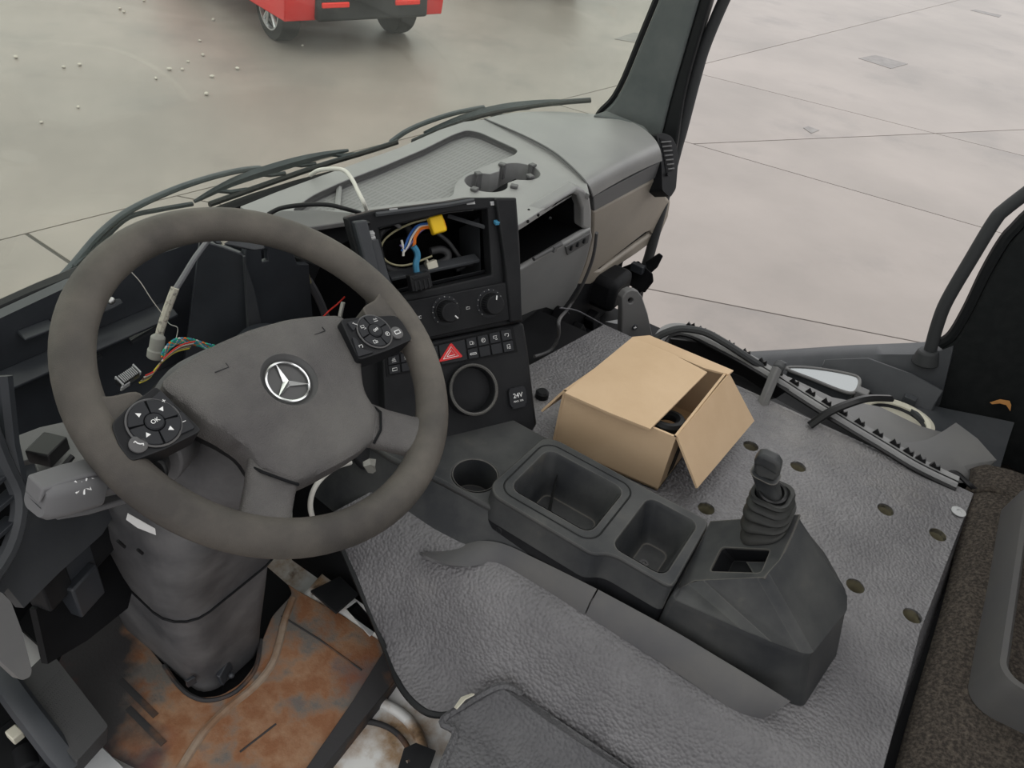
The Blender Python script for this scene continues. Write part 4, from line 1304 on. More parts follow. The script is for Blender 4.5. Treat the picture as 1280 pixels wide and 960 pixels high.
mk('head_seam', MB().tube([G(x, y, 'x', gt.x - 0.0115) for x, y in ((943, 580), (952, 581), (970, 592))], 0.0009, 5), 'rubber', head)
mk('lever_collar', MB().tube([gt + V((0.024 * math.cos(t_), 0.019 * math.sin(t_), 0.0)) for t_ in [2 * math.pi * i / 20 for i in range(20)]], 0.003, 6, closed=True), 'black_gloss', gl)

# ================================================================== CARDBOARD BOX
ct, BH, z0 = 0.0045, 0.132, ZM + 0.001
zt = z0 + BH
cA, cB, cC, cD = [V((x, y, 0)) for x, y in ((0.030, 0.222), (0.006, 0.437), (0.268, 0.408), (0.291, 0.222))]
bct = (cA + cB + cC + cD) / 4
box = thing('cardboard_box', bct + V((0, 0, z0)), 'brown cardboard box with open flaps on the grey tunnel mat', 'box')
mk('box_bottom', MB().loft([[p + V((0, 0, z)) for p in (cA, cB, cC, cD)] for z in (z0, z0 + ct)]), 'card_dark', box, smooth=0)
for p, q in ((cA, cB), (cB, cC), (cC, cD), (cD, cA)):
    i_ = (q - p).cross(V((0, 0, 1))).normalized() * ct
    if (bct - p).dot(i_) < 0:
        i_ = -i_
    mk('box_wall', MB().para(p + V((0, 0, z0)), q - p, i_, V((0, 0, BH))), 'card', box, smooth=0)
def flap3(pts, n, th=0.0042):
    return MB().loft([[V(p) for p in pts], [V(p) - V(n).normalized() * th for p in pts]])
f0 = [G(706, 491, 'z', zt + 0.004), G(760, 515, 'z', zt + 0.006), G(813, 536, 'z', zt + 0.006), G(884, 465, 'z', zt + 0.006), G(838, 441, 'z', zt + 0.007), G(791, 421, 'z', zt + 0.004)]
mk('box_flap', flap3(f0, (0, 0, 1)), 'card', box, smooth=0)
fb = [G(790, 421, 'z', zt + 0.001), G(812, 419, 'z', zt + 0.002), G(917, 463, 'z', zt + 0.002), G(911, 468, 'z', zt + 0.001), G(880, 460, 'z', zt)]
mk('box_flap', flap3(fb, (0, 0, 1), 0.004), 'card', box, smooth=0)
e0, e1 = cA + V((0.004, -0.001, zt)), G(912, 467, 'z', zt)
k0 = G(872, 610, 'z', zt - 0.075)
fn_ = (e1 - e0).cross(k0 - e0).normalized()
k1_ = PL(943, 526, e0, fn_)
if fn_.z < 0:
    fn_ = -fn_
mk('box_flap', flap3([e0, e1, k1_, k0], fn_), 'card', box, smooth=0)
g0, g1 = cB + V((0, 0.001, zt)), cB.lerp(cC, 0.45) + V((0, 0.001, zt))
q0_ = G(676, 513, 'z', zt - 0.06)
gn = (g1 - g0).cross(q0_ - g0).normalized()
q1_ = q0_ + (g1 - g0) * 0.9
mk('box_flap', flap3([g0, g1, q1_, q0_], gn), 'card', box, smooth=0)
wv = (cD - cA).normalized()
mk('tape_stain', MB().para(cA + wv * 0.035 + V((0, -0.0012, z0 + 0.012)), wv * 0.028, wv * 0.012 + V((0, 0, 0.10)), V((0, 0.0008, 0))), 'soot', box, smooth=0)
Bx = lambda a, b, z: cA.lerp(cB, a).lerp(cD.lerp(cC, a), b) + V((0, 0, z0 + z))
o = mk('coiled_hose', MB().tube(spl([Bx(0.22 + 0.14 * math.cos(t_), 0.30 + 0.12 * math.sin(t_), 0.05 + 0.005 * t_) for t_ in [i * 0.5 for i in range(26)]], 2), 0.010, 8), 'rubber')
tag(o, 'black coiled hose inside the open cardboard box', 'hose')

# ================================================================== STEERING WHEEL
WC = V((-0.536, 0.566, 1.931))
th_, ph_ = math.radians(30.2), math.radians(4.65)
wn = V((math.sin(ph_) * math.sin(th_), -math.cos(ph_) * math.sin(th_), math.cos(th_)))
wx0 = V((math.cos(ph_), math.sin(ph_), 0))
wy0 = wn.cross(wx0)
ra = math.radians(-11)
wx = wx0 * math.cos(ra) + wy0 * math.sin(ra)
wy = wn.cross(wx)
WT = M4(WC, wx, wy, wn)
sw = thing('steering_wheel', WC, 'worn grey brown steering wheel with silver star emblem and two button pads', 'steering wheel', WT)
RM = 0.2055
mb = MB()
mb.tube([V((RM * math.cos(2 * math.pi * i / 96), RM * math.sin(2 * math.pi * i / 96), 0)) for i in range(96)], 0.0215, 16, closed=True, up=(0, 0, 1), ry=0.0195)
mk('rim', mb, 'rim', sw, local=True, smooth=180)
# lower spokes
for s in (-1, 1):
    st = [((0.060, -0.098), 0.030, 0.012, -0.013), ((0.084, -0.122), 0.027, 0.012, -0.011), ((0.106, -0.144), 0.0265, 0.013, -0.007), ((0.121, -0.160), 0.031, 0.014, -0.003), ((0.130, -0.170), 0.046, 0.014, 0.0)]
    rings = []
    dr = V((0.128 - 0.060, -0.170 + 0.098, 0)).normalized()
    for (x, y), a, b, z in st:
        t_ = V((-dr.y, dr.x, 0))
        rings.append([V((x, y, z)) + t_ * (a * p[0]) + V((0, 0, b * p[1])) for p in rrect(-1, -1, 1, 1, 0.7, 4)])
    if s < 0:
        rings = [[V((-p.x, p.y, p.z)) for p in r_] for r_ in rings]
    mk('spoke', MB().loft(rings), 'hub', sw, local=True, smooth=60)
for s in (-1, 1):
    mk('spoke_seam', MB().tube([V((s * 0.056, -0.133, -0.004)), V((s * 0.070, -0.124, 0.004)), V((s * 0.086, -0.104, 0.003)), V((s * 0.088, -0.094, -0.004))], 0.0018, 5), 'void', sw, local=True)
# hub cover
pad = [(0, 0.053), (0.05, 0.050), (0.09, 0.042), (0.127, 0.031), (0.120, 0.005), (0.109, -0.030), (0.097, -0.046), (0.083, -0.074), (0.085, -0.100), (0.064, -0.130), (0.03, -0.1335), (0, -0.134)]
pad = pad + [(-x, y) for x, y in reversed(pad[1:-1])]
pad = rpoly(pad, 0.012, 3)
def edge_dist(x, y):
    d_ = 1.0
    q_ = V((x, y))
    for k_ in range(len(pad)):
        a, b = V(pad[k_ - 1]), V(pad[k_])
        ab = b - a
        if ab.length < 1e-9:
            continue
        t_ = max(0.0, min(1.0, (q_ - a).dot(ab) / ab.dot(ab)))
        d_ = min(d_, (q_ - a - ab * t_).length)
    return d_
def dome(x, y):
    e = max(0.0, 1 - edge_dist(x, y) / 0.009)
    # raised middle panel with a chamfer towards the lower spokes
    c = max(0.0, min(1.0, (-0.062 - y + 0.25 * abs(x)) / 0.020))
    return 0.013 - 0.35 * x * x - 0.9 * (y + 0.03) ** 2 - 0.004 * e * e - 0.003 * c
holec = circ((0, -0.0235), 0.034, 36)
mk('hub_cover', MB().plate([tuple(p) for p in pad], [holec], Matrix.Identity(4), 0.035, grid=0.006, zf=dome), 'hub', sw, local=True, smooth=50)
mk('hub_base', MB().loft([[V((p[0] * 0.90, p[1] * 0.90, -0.062)) for p in pad], [V((p[0] * 0.985, p[1] * 0.985, -0.022)) for p in pad]]), 'black', sw, local=True, bevel=0.006)
M['bezel'] = mat('emblem_bezel', (0.075, 0.075, 0.076), 0.45)
emb = mk('emblem', MB().lathe((0, -0.0235, 0.0), (0, 0, 1), [(0.0355, 0.0112), (0.034, 0.0118), (0.0285, 0.0035), (0.0268, 0.003), (0.002, 0.003)], 40, cap=False), 'bezel', sw, local=True)
mk('emblem_ring', MB().tube([V((0.0255 * math.cos(2 * math.pi * i / 48), -0.0235 + 0.0255 * math.sin(2 * math.pi * i / 48), 0.0065)) for i in range(48)], 0.0017, 8, closed=True), 'chrome', emb, local=True, T_=WT)
mb = MB()
for k in range(3):
    a = math.radians(90 + 120 * k)
    d = V((math.cos(a), math.sin(a), 0))
    t_ = V((-d.y, d.x, 0))
    c = V((0, -0.0235, 0.0045))
    tip = c + d * 0.0255
    b0 = c + (d * 0.5 + t_ * 0.866).normalized() * 0.0052
    b1 = c + (d * 0.5 - t_ * 0.866).normalized() * 0.0052
    ridge = c + V((0, 0, 0.0042))
    mb.add([b0, tip + V((0, 0, 0.0006)) + t_ * 0.0005, tip + V((0, 0, 0.0006)) - t_ * 0.0005, b1, ridge, tip + V((0, 0, 0.0022)), c + V((0, 0, -0.001))],
           [(0, 1, 5, 4), (5, 2, 3, 4), (1, 2, 5), (0, 6, 1), (6, 2, 1), (6, 3, 2), (6, 0, 4), (6, 4, 3)])
mk('emblem_star', mb, 'chrome', emb, local=True, T_=WT, smooth=0)
# small moulded marks on the cover
for x in (-0.062, 0.075):
    mk('moulded_mark', MB().tube([V((x - 0.009, 0.017, dome(x, 0.017) + 0.0002)), V((x + 0.008, 0.017, dome(x, 0.017) + 0.0002)), V((x + 0.008, 0.023, dome(x, .023) + 0.0002))], 0.0007, 5), 'black', sw, local=True)
# button pads left and right
for s in (-1, 1):
    podpx = [(139, 530), (160, 509), (195, 482), (226, 512), (253, 538), (205, 562), (164, 577), (148, 556)] if s < 0 else [(425, 399), (455, 396), (494, 394), (503, 402), (516, 424), (485, 438), (449, 450), (437, 425)]
    wpx = lambda x, y, h: WT.inverted() @ PL(x, y, WC + wn * h, wn)
    def ccw(P):
        a_ = sum(P[k_ - 1][0] * P[k_][1] - P[k_][0] * P[k_ - 1][1] for k_ in range(len(P)))
        return P if a_ > 0 else P[::-1]
    pod = ccw([tuple(wpx(x, y, 0.02).to_2d()) for x, y in podpx])
    pod = [tuple(p) for p in rpoly(pod, 0.006, 3)]
    pp = mk('button_pad', MB().plate(pod, (), Matrix.Translation((0, 0, 0.020)), 0.03), 'black', sw, bevel=0.002, local=True)
    arm = [(0.150, 0.030), (0.180, 0.034), (0.194, 0.043), (0.206, 0.052), (0.206, -0.056), (0.194, -0.046), (0.186, -0.034), (0.150, -0.018)]
    arm = [(x * s - 0.003, y - 0.003) for x, y in arm]
    if s < 0:
        arm = arm[::-1]
    mk('side_spoke', MB().plate([tuple(p) for p in rpoly(arm, 0.01, 3)], (), Matrix.Translation((0, 0, 0.014)), 0.030), 'rim', sw, bevel=0.006, seg=3, local=True)
    mb = MB()
    dc = wpx(*((193, 528) if s < 0 else (468.5, 414)), 0.022)
    dc.z = 0
    pr = 0.0245 if s < 0 else 0.0225
    zt_ = 0.0205
    # direction ring: four wedge keys round a centre key
    for k in range(4):
        a0, a1 = math.radians(90 * k + 3 + 8 * s), math.radians(90 + 90 * k - 3 + 8 * s)
        arc = [(dc.x + q * math.cos(a), dc.y + q * math.sin(a)) for q, rg in ((pr, range(0, 9)), (0.0100, range(8, -1, -1))) for a in [a0 + (a1 - a0) * i / 8 for i in rg]]
        mk('direction_key', MB().plate(arc, (), Matrix.Translation((0, 0, zt_ + 0.003)), 0.004), 'button', pp, bevel=0.0008, local=True, T_=WT)
        am = (a0 + a1) / 2
        ip = dc + V((math.cos(am), math.sin(am), 0)) * 0.0168
        IT = WT @ M4(V((ip.x, ip.y, zt_ + 0.0033)), V((math.cos(am), math.sin(am), 0)), V((-math.sin(am), math.cos(am), 0)), V((0, 0, 1)))
        if s < 0:
            tri = MB().plate([(-0.0024, -0.0024), (0.0026, 0), (-0.0024, 0.0024)], (), IT, 0.0003)
            mk('key_symbol', tri, 'white', pp)
        else:
            IT2 = WT @ Matrix.Translation((ip.x, ip.y, zt_ + 0.0033)) @ Matrix.Rotation(-0.1, 4, 'Z')
            mk('key_symbol', icon(('wave', 'screen', 'truck', 'circle')[k], IT2, 0.007, 0.00035), 'white', pp)
    ringm = MB().tube([V((dc.x + (pr + 0.0013) * math.cos(t_), dc.y + (pr + 0.0013) * math.sin(t_), zt_ + 0.001)) for t_ in [2 * math.pi * i / 40 for i in range(40)]], 0.0012, 6, closed=True)
    mk('key_ring', ringm, 'skirt', pp, local=True, T_=WT)
    mk('centre_key', MB().lathe((dc.x, dc.y, zt_), (0, 0, 1), [(0.0092, 0), (0.0092, 0.0035), (0.008, 0.0048), (0.001, 0.005)], 24), 'button', pp, local=True, T_=WT)
    mk('key_symbol', text_mb('OK' if s < 0 else 'OFF', 0.0062 if s < 0 else 0.005, WT @ Matrix.Translation((dc.x, dc.y, zt_ + 0.0053)) @ Matrix.Rotation(0.15, 4, 'Z')), 'white', pp)
    rc = wpx(*((173, 555.5) if s < 0 else (496, 416)), 0.022)
    rc.z = 0
    mk('round_key', MB().lathe((rc.x, rc.y, zt_), (0, 0, 1), [(0.0088, 0), (0.0088, 0.0022), (0.0076, 0.003), (0.001, 0.003)], 24), 'skirt', pp, local=True, T_=WT)
    mk('key_symbol', icon('phone' if s < 0 else 'rect', WT @ Matrix.Translation((rc.x, rc.y, zt_ + 0.0034)), 0.009, 0.0007), 'white', pp)
    # corner keys
    for kk, sy in ((0, 'plus' if s < 0 else 'phone'), (1, 'minus' if s < 0 else 'lamp')):
        tpx = {(-1, 0): [(185, 502), (201, 488), (218, 506), (213, 510)], (-1, 1): [(221, 516), (228, 515), (244, 535), (226, 543)],
               (1, 0): [(434, 403), (450, 399), (447, 406), (442, 414)], (1, 1): [(440, 421), (446, 424), (452, 436), (468, 440), (448, 446)]}[(s, kk)]
        tri = ccw([tuple(wpx(x, y, 0.022).to_2d()) for x, y in tpx])
        mk('corner_key', MB().plate([tuple(p) for p in rpoly(tri, 0.002, 2)], (), Matrix.Translation((0, 0, zt_ + 0.002)), 0.003), 'button', pp, bevel=0.0007, local=True, T_=WT)
        cx_ = sum(p[0] for p in tri) / len(tri); cy_ = sum(p[1] for p in tri) / len(tri)
        mk('key_symbol', icon(sy, WT @ Matrix.Translation((cx_, cy_, zt_ + 0.0024)), 0.006, 0.0004), 'white', pp)

# ================================================================== STEERING COLUMN
colm = thing('steering_column', (-0.57, 0.78, 1.25), 'grey steering column cover rising from the rusty floor plate behind the wheel', 'steering column')
def rr3(c, hx, hy, r, tilt=0.0):
    return [V((c[0] + p[0], c[1] + p[1], c[2] + tilt * p[1])) for p in rrect(-hx, -hy, hx, hy, r, 5)]
low = [((-0.573, 0.792, 1.235), 0.066, 0.118, 0.035, 0.0), ((-0.573, 0.787, 1.30), 0.074, 0.118, 0.04, 0.0), ((-0.573, 0.775, 1.42), 0.088, 0.117, 0.045, 0.1), ((-0.573, 0.760, 1.52), 0.098, 0.112, 0.05, 0.2)]
mk('column_boot', MB().loft([rr3(*a) for a in low]), 'column', colm, smooth=60)
upc = [((-0.573, 0.759, 1.515), 0.104, 0.117, 0.052, 0.2), ((-0.573, 0.755, 1.545), 0.108, 0.118, 0.055, 0.2), ((-0.573, 0.735, 1.63), 0.112, 0.112, 0.055, 0.3), ((-0.57, 0.705, 1.71), 0.108, 0.105, 0.055, 0.4), ((-0.566, 0.68, 1.745), 0.09, 0.09, 0.05, 0.45)]
mk('column_collar', MB().loft([rr3(*a) for a in upc]), 'column', colm, smooth=60)
mk('cover_joint', MB().tube(rr3(*((-0.573, 0.7585, 1.518), 0.1055, 0.1185, 0.052, 0.2)), 0.002, 5, closed=True), 'void', colm)
cw = lambda d: WC - wn * d
mk('drum', MB().lathe(cw(0.19), wn, [(0.10, 0.0), (0.108, 0.02), (0.106, 0.05), (0.094, 0.085), (0.075, 0.12), (0.055, 0.15), (0.03, 0.16)], 36), 'column', colm, smooth=60)
mk('drum_joint', MB().tube([cw(0.172) + frame(wn)[0] * (0.1085 * math.cos(t_)) + frame(wn)[1] * (0.1085 * math.sin(t_)) for t_ in [2 * math.pi * i / 40 for i in range(40)]], 0.0022, 5, closed=True), 'void', colm)
kp = G(186, 590, 'y', 0.555)
mk('ignition_dial', MB().cyl(kp + V((0.03, 0.04, -0.03)), kp + V((-0.004, -0.006, 0.004)), 0.018), 'black_gloss', colm, bevel=0.003)
mk('dial_base', MB().cyl(kp + V((0.07, 0.07, -0.05)), kp + V((0.02, 0.025, -0.018)), 0.034, 0.03), 'column', colm, bevel=0.003)
sp = px_poly([(160, 642), (158, 650), (172, 660), (195, 669), (194, 661), (178, 652)], G(176, 655, 'y', 0.62), V((-0.3, -0.95, 0)))
mk('paper_label', facet(sp, V((-0.3, -0.95, 0)), 0.001), 'white', colm)
mk('vent_slit', MB().tube([G(147, 676, 'y', 0.628), G(156, 684, 'y', 0.628)], 0.002, 5), 'void', colm)
mk('vent_slit', MB().tube([G(172, 687, 'y', 0.625), G(178, 692, 'y', 0.625)], 0.002, 5), 'void', colm)
c = G(283, 842, 'y', 0.665)
mk('mounting_clip', MB().para(c + V((-0.014, -0.008, -0.012)), (0.030, 0.010, 0.004), (-0.002, 0.004, 0.026), (-0.002, 0.008, 0)).ball(c + V((0.002, -0.010, 0.002)), 0.005), 'bay', colm, bevel=0.002)
c = G(241, 850, 'y', 0.685)
mk('mounting_clip', MB().para(c + V((-0.01, 0, -0.01)), (0.014, -0.004, 0), (0, 0, 0.018), (0, 0.006, 0)), 'bay', colm, bevel=0.001)
# stalk
ys = 0.575
S0, S1, S2, S3 = G(215, 580, 'y', 0.60), G(140, 602, 'y', ys), G(118, 606, 'y', ys), G(62, 619, 'y', ys)
sdv = (S3 - S2).normalized()
stk = mk('stalk', MB().tube([S0, S1, S2], 0.0155, 12, ry=0.013), 'stalk', colm, bevel=0.002)
mb = MB()
rings = []
for d, k in ((0.0, 0.018), (0.004, 0.0185), (0.035, 0.0195), (0.052, 0.0185), (0.058, 0.015)):
    cpt = S2 + sdv * d
    u_, v_, _ = frame(sdv)
    rings.append([cpt + u_ * (k * p[0]) + v_ * (k * 1.0 * p[1]) for p in rrect(-1, -1, 1, 1, 0.55, 5)])
mk('stalk_grip', mb.loft(rings), 'stalk', colm, smooth=50)
u_, v_, _ = frame(sdv)
uu = frame(sdv)[0]
fc = (CAM - (S2 + sdv * 0.035)).normalized()
fc = (fc - sdv * fc.dot(sdv)).normalized()
MS = M4(S2 + sdv * 0.026 + fc * 0.0212, -sdv, fc.cross(-sdv), fc)
mk('stalk_symbol', icon('wipe', MS, 0.015, 0.0009), 'white', colm)
mk('stalk_symbol', MB().plate([(-0.002, -0.003), (0.004, 0), (-0.002, 0.003)], (), MS @ Matrix.Translation((0.013, 0.004, 0)), 0.0006), 'white', colm)
wing = [S2 + sdv * d + V((0, 0, z)) + V((0, -0.012, 0)) for d, z in ((0.062, 0.0), (0.054, 0.019), (0.02, 0.024), (-0.05, 0.027), (-0.05, 0.021), (0.02, 0.019), (0.05, 0.014))]
mk('stalk_wing', MB().loft([wing, [p + V((0.002, 0.026, 0)) for p in wing]]), 'stalk', colm, bevel=0.002)
wing = [S2 + sdv * d + V((0, 0, z)) + V((0, -0.012, 0)) for d, z in ((0.062, -0.004), (0.050, -0.024), (0.02, -0.028), (-0.06, -0.025), (-0.06, -0.017), (0.02, -0.021), (0.05, -0.016))]
mk('stalk_wing', MB().loft([wing, [p + V((0.002, 0.026, 0)) for p in wing]]), 'stalk', colm, bevel=0.002)

# ================================================================== FLOOR, PEDAL, LEFT SIDE
ZF = 1.25
g3 = lambda pts, z: [G(x, y, 'z', z) for x, y in pts]
fp = thing('floor_plate', (-0.55, 0.65, ZF - 0.02), 'rusty steel floor plate with raised rib around the steering column foot', 'floor plate')
fo_ = [(372, 738), (430, 770), (482, 806), (497, 846), (440, 905), (392, 962), (270, 1010), (140, 945), (60, 860), (110, 740), (300, 690)]
fo2 = [p.to_2d() for p in g3(fo_, ZF)]
ho = [(215, 845), (228, 862), (248, 872), (275, 870), (300, 855), (318, 832), (328, 800), (340, 770), (366, 742), (340, 690), (200, 690), (140, 752)]  # hole outline widened to take in the shadow beside the column
ho2 = [p.to_2d() for p in g3(ho, ZF)]
mk('plate', MB().plate(fo2, [rpoly(ho2, 0.01, 2)], Matrix.Translation((0, 0, ZF)), 0.004), 'rust', fp, bevel=0.001)
mk('column_well_shade', MB().plate([(p.x, p.y) for p in (V((-0.74, 0.60, 0)), V((-0.40, 0.60, 0)), V((-0.36, 1.1, 0)), V((-0.74, 1.1, 0)))], (), Matrix.Translation((0, 0, 1.222)), 0.01), 'void', fp)  # black sheet below the opening, partly standing for the column's shadow
mk('hole_collar', MB().tube([p + V((0, 0, 0.001)) for p in spl(g3([(205, 832), (222, 856), (240, 871), (262, 876), (290, 868), (312, 848), (322, 828), (326, 800)], ZF), 5)], 0.004, 6), 'rust_dark', fp)
rib = spl(g3([(366, 748), (356, 775), (350, 800), (340, 830), (318, 858), (285, 885), (255, 915), (225, 962)], ZF), 5)
mk('raised_rib', MB().tube(rib, 0.007, 8, ry=0.006), 'rust_rib', fp)
mk('edge_channel', MB().sheet([g3([(486, 806), (440, 880), (385, 960), (350, 1010)], ZF + 0.003), g3([(497, 846), (446, 905), (398, 962), (370, 1010)], ZF + 0.006), g3([(494, 856), (446, 916), (402, 972), (380, 1010)], ZF - 0.03)], 0.006), 'rust_dark', fp, bevel=0.002)
mk('joint_line', MB().tube(g3([(352, 770), (400, 800), (452, 838)], ZF + 0.0005), 0.0018, 5), 'rust_dark', fp)
mk('joint_line', MB().tube(g3([(345, 905), (300, 940)], ZF + 0.0005), 0.0018, 5), 'rust_dark', fp)
for a in (((160, 885), (205, 930)), ((150, 850), (195, 895))):
    mk('pressed_groove', MB().tube(g3(a, ZF), 0.006, 6, ry=0.002), 'rust_dark', fp)
# black fixing bracket and grey strut between plate and tunnel
o = mk('floor_bracket', facet(g3([(388, 738), (425, 720), (448, 742), (420, 766)], 1.275), (0, 0, 1), 0.006), 'black', bevel=0.001)
tag(o, 'black flat bracket between the rusty floor plate and the tunnel mat', 'bracket')
o = mk('floor_strut', MB().para(G(432, 766, 'z', 1.24), G(462, 800, 'z', 1.24) - G(432, 766, 'z', 1.24), G(446, 756, 'z', 1.24) - G(432, 766, 'z', 1.24), V((0, 0, 0.012))), 'alu', bevel=0.001)
tag(o, 'small pale steel strut beside the black floor bracket', 'strut')
o = mk('flat_bracket', facet(g3([(497, 962), (505, 935), (520, 928), (545, 938), (528, 985), (495, 990)], 1.29), (0, 0, 1), 0.004, [g3([(507, 950), (511, 948), (513, 952), (509, 954)], 1.29)]), 'black', bevel=0.001)
tag(o, 'black flat bracket at the bottom edge in front of the seat base mat', 'bracket')
# painted body pressings under it
wp_ = thing('body_pressing', (-0.45, 0.35, 1.2), 'dirty white painted body sheet with brown stains below the mat edge', 'body panel')
mk('sheet_panel', MB().plate([(-0.62, 0.15), (-0.36, 0.15), (-0.345, 0.70), (-0.40, 0.70), (-0.62, 0.50)], (), Matrix.Translation((0, 0, 1.222)), 0.01, grid=0.03, zf=lambda x, y: 0.03 * min(1, max(0, (x + 0.43) / 0.05))), 'white_paint', wp_, smooth=60)
mk('pressed_arch', MB().tube(spl(g3([(455, 875), (480, 880), (508, 898), (525, 925), (530, 960)], 1.225), 4), 0.010, 8), 'white_paint', wp_, smooth=60)
mk('pressed_arch', MB().tube(spl(g3([(430, 905), (460, 902), (490, 912), (510, 935), (514, 965)], 1.225), 4), 0.005, 8), 'rust_dark', wp_, smooth=60)

# foot rest pedal
pdl = thing('foot_pedal', (-0.79, 0.8, 1.26), 'dark pedal with dimpled rubber pad at the lower left', 'pedal')
pq = [G(10, 862, 'z', 1.37), G(62, 812, 'z', 1.365), G(136, 908, 'z', 1.335), G(96, 952, 'z', 1.34)]
pn = (pq[1] - pq[0]).cross(pq[3] - pq[0]); pn = pn.normalized() if pn.z > 0 else -pn.normalized()
mk('pad', facet(pq, pn, 0.02, rnd=0.006), 'pedal', pdl, bevel=0.002)
mk('pad_front', MB().para(pq[2] - pn * 0.001, pq[3] - pq[2], -pn * 0.05, V((0, 0.012, 0.0))), 'pedal', pdl, bevel=0.002)
mb = MB()
for i in range(1, 16):
    for j in range(1, 20):
        p = pq[0].lerp(pq[1], 0.25 + 0.7 * i / 16).lerp(pq[3].lerp(pq[2], 0.25 + 0.7 * i / 16), 0.2 + 0.72 * j / 20)
        mb.add([p + V((0.0016, 0, 0)), p + V((0, 0.0016, 0)), p - V((0.0016, 0, 0)), p - V((0, 0.0016, 0)), p + pn * 0.001], [(0, 1, 4), (1, 2, 4), (2, 3, 4), (3, 0, 4)])
mk('dimples', mb, 'pedal', pdl, kind='stuff', smooth=0)
mk('pedal_arm', MB().tube([G(-10, 830, 'z', 1.40), G(30, 885, 'z', 1.38), G(72, 940, 'z', 1.34), G(90, 960, 'z', 1.32)], 0.018, 8, ry=0.012), 'bay', pdl)
mk('pedal_stop', MB().box(G(19, 918, 'z', 1.33), (0.016, 0.02, 0.016)), 'cream', pdl, bevel=0.002)
mk('pedal_bracket', MB().box(G(25, 950, 'z', 1.28), (0.08, 0.10, 0.06)).cyl(G(30, 935, 'z', 1.30), G(38, 965, 'z', 1.30), 0.018), 'void', pdl, bevel=0.004)
o = mk('sill_plate', facet(g3([(96, 962), (126, 932), (160, 965), (140, 990)], 1.268), (0, 0, 1), 0.01), 'alu', bevel=0.001)
tag(o, 'bare grey metal plate corner at the bottom below the pedal', 'plate')

# left end of the dash with vents, knee panel and fuse carrier
lp = thing('dash_end_panel', (-0.85, 0.72, 1.5), 'dark left end of the dash with air vent frames and a big knee panel', 'dashboard')
lnn = V((0.35, -0.85, 0.25)).normalized()
LP0 = G(30, 640, 'y', 0.72)
lq = lambda pts, h=0.0: px_poly(pts, LP0 + lnn * h, lnn)
mk('knee_panel', facet(lq([(-60, 840), (0, 722), (25, 668), (45, 625), (80, 640), (150, 632), (128, 668), (75, 715), (30, 760), (10, 735), (-40, 800)]), lnn, 0.012), 'sill', lp, bevel=0.003)
mk('vent_frame', MB().tube(spl([*lq([(-20, 515), (4, 575), (24, 625), (10, 690), (-40, 760)], 0.012)], 4), 0.009, 8), 'sill', lp)
mk('vent_frame', MB().tube(lq([(3, 470), (12, 555), (24, 610)], 0.008), 0.010, 8), 'bay', lp)
for k in range(4):
    y = 575 + 34 * k
    mk('vent_slat', MB().para(*(lambda a, b: (a, b - a, lnn * 0.02, V((0, 0, 0.006))))(*lq([(-30, y + 40), (12 - 2 * k, y + 6)], -0.006))), 'bay', lp, bevel=0.001)
mk('vent_back', facet(lq([(-60, 500), (5, 560), (20, 620), (5, 690), (-60, 760)], -0.03), lnn, 0.01), 'void', lp)
shelf = [G(x, y, 'z', 1.80) for x, y in ((12, 548), (50, 533), (100, 520), (135, 545), (120, 592), (95, 606), (70, 612), (30, 590))]
mk('bare_shelf', facet(shelf, (0, -0.2, 1), 0.01, [[G(x, y, 'z', 1.80) for x, y in ((24, 572), (40, 568), (50, 590), (32, 600))]]), 'trim', lp, bevel=0.001)
mk('black_connector', MB().box(G(60, 562, 'z', 1.81), (0.035, 0.03, 0.02), Matrix.Rotation(0.4, 4, 'Z')), 'black_gloss', lp, bevel=0.002)
mk('diagonal_strut', MB().tube([G(58, 606, 'z', 1.82), G(90, 570, 'z', 1.83)], 0.004, 6), 'black_gloss', lp)
mk('under_plate', facet(lq([(45, 762), (130, 668), (150, 640), (175, 700), (160, 760), (110, 800), (60, 830)], -0.05), lnn, 0.01), 'void', lp)
for a, b, c_ in (((86, 700), 0.05, 'bay'), ((60, 730), 0.04, 'black'), ((115, 680), 0.04, 'black'), ((100, 735), 0.045, 'bay')):
    mk('fuse_block', MB().box(PL(*a, LP0 - lnn * 0.04, lnn), (b, 0.03, b * 1.3), Matrix.Rotation(0.3, 4, 'Z')), c_, lp, bevel=0.003)
mk('carrier_rail', MB().tube([G(62, 792, 'y', 0.86), G(82, 765, 'y', 0.88), G(125, 735, 'y', 0.90)], 0.012, 8), 'bay', lp)
rg = G(82, 767, 'y', 0.86)
mk('steel_ring', MB().tube([rg + V((0.016 * math.cos(t_), -0.004, 0.016 * math.sin(t_))) for t_ in [2 * math.pi * i / 24 for i in range(24)]], 0.003, 6, closed=True), 'sill', lp)
mk('rail_block', MB().box(G(112, 738, 'y', 0.88), (0.05, 0.03, 0.035), Matrix.Rotation(0.2, 4, 'Y')), 'bay', lp, bevel=0.004)
o = mk('side_flap', facet(px_poly([(-30, 735), (2, 740), (14, 752), (28, 790), (40, 838), (38, 846), (27, 851), (0, 826), (-30, 800)], G(20, 800, 'y', 0.60), V((0.2, -0.9, 0.35))), V((0.2, -0.9, 0.35)), 0.012, rnd=0.004), 'trim', bevel=0.003)
tag(o, 'pale grey hanging cover flap at the left edge above the pedal', 'cover')

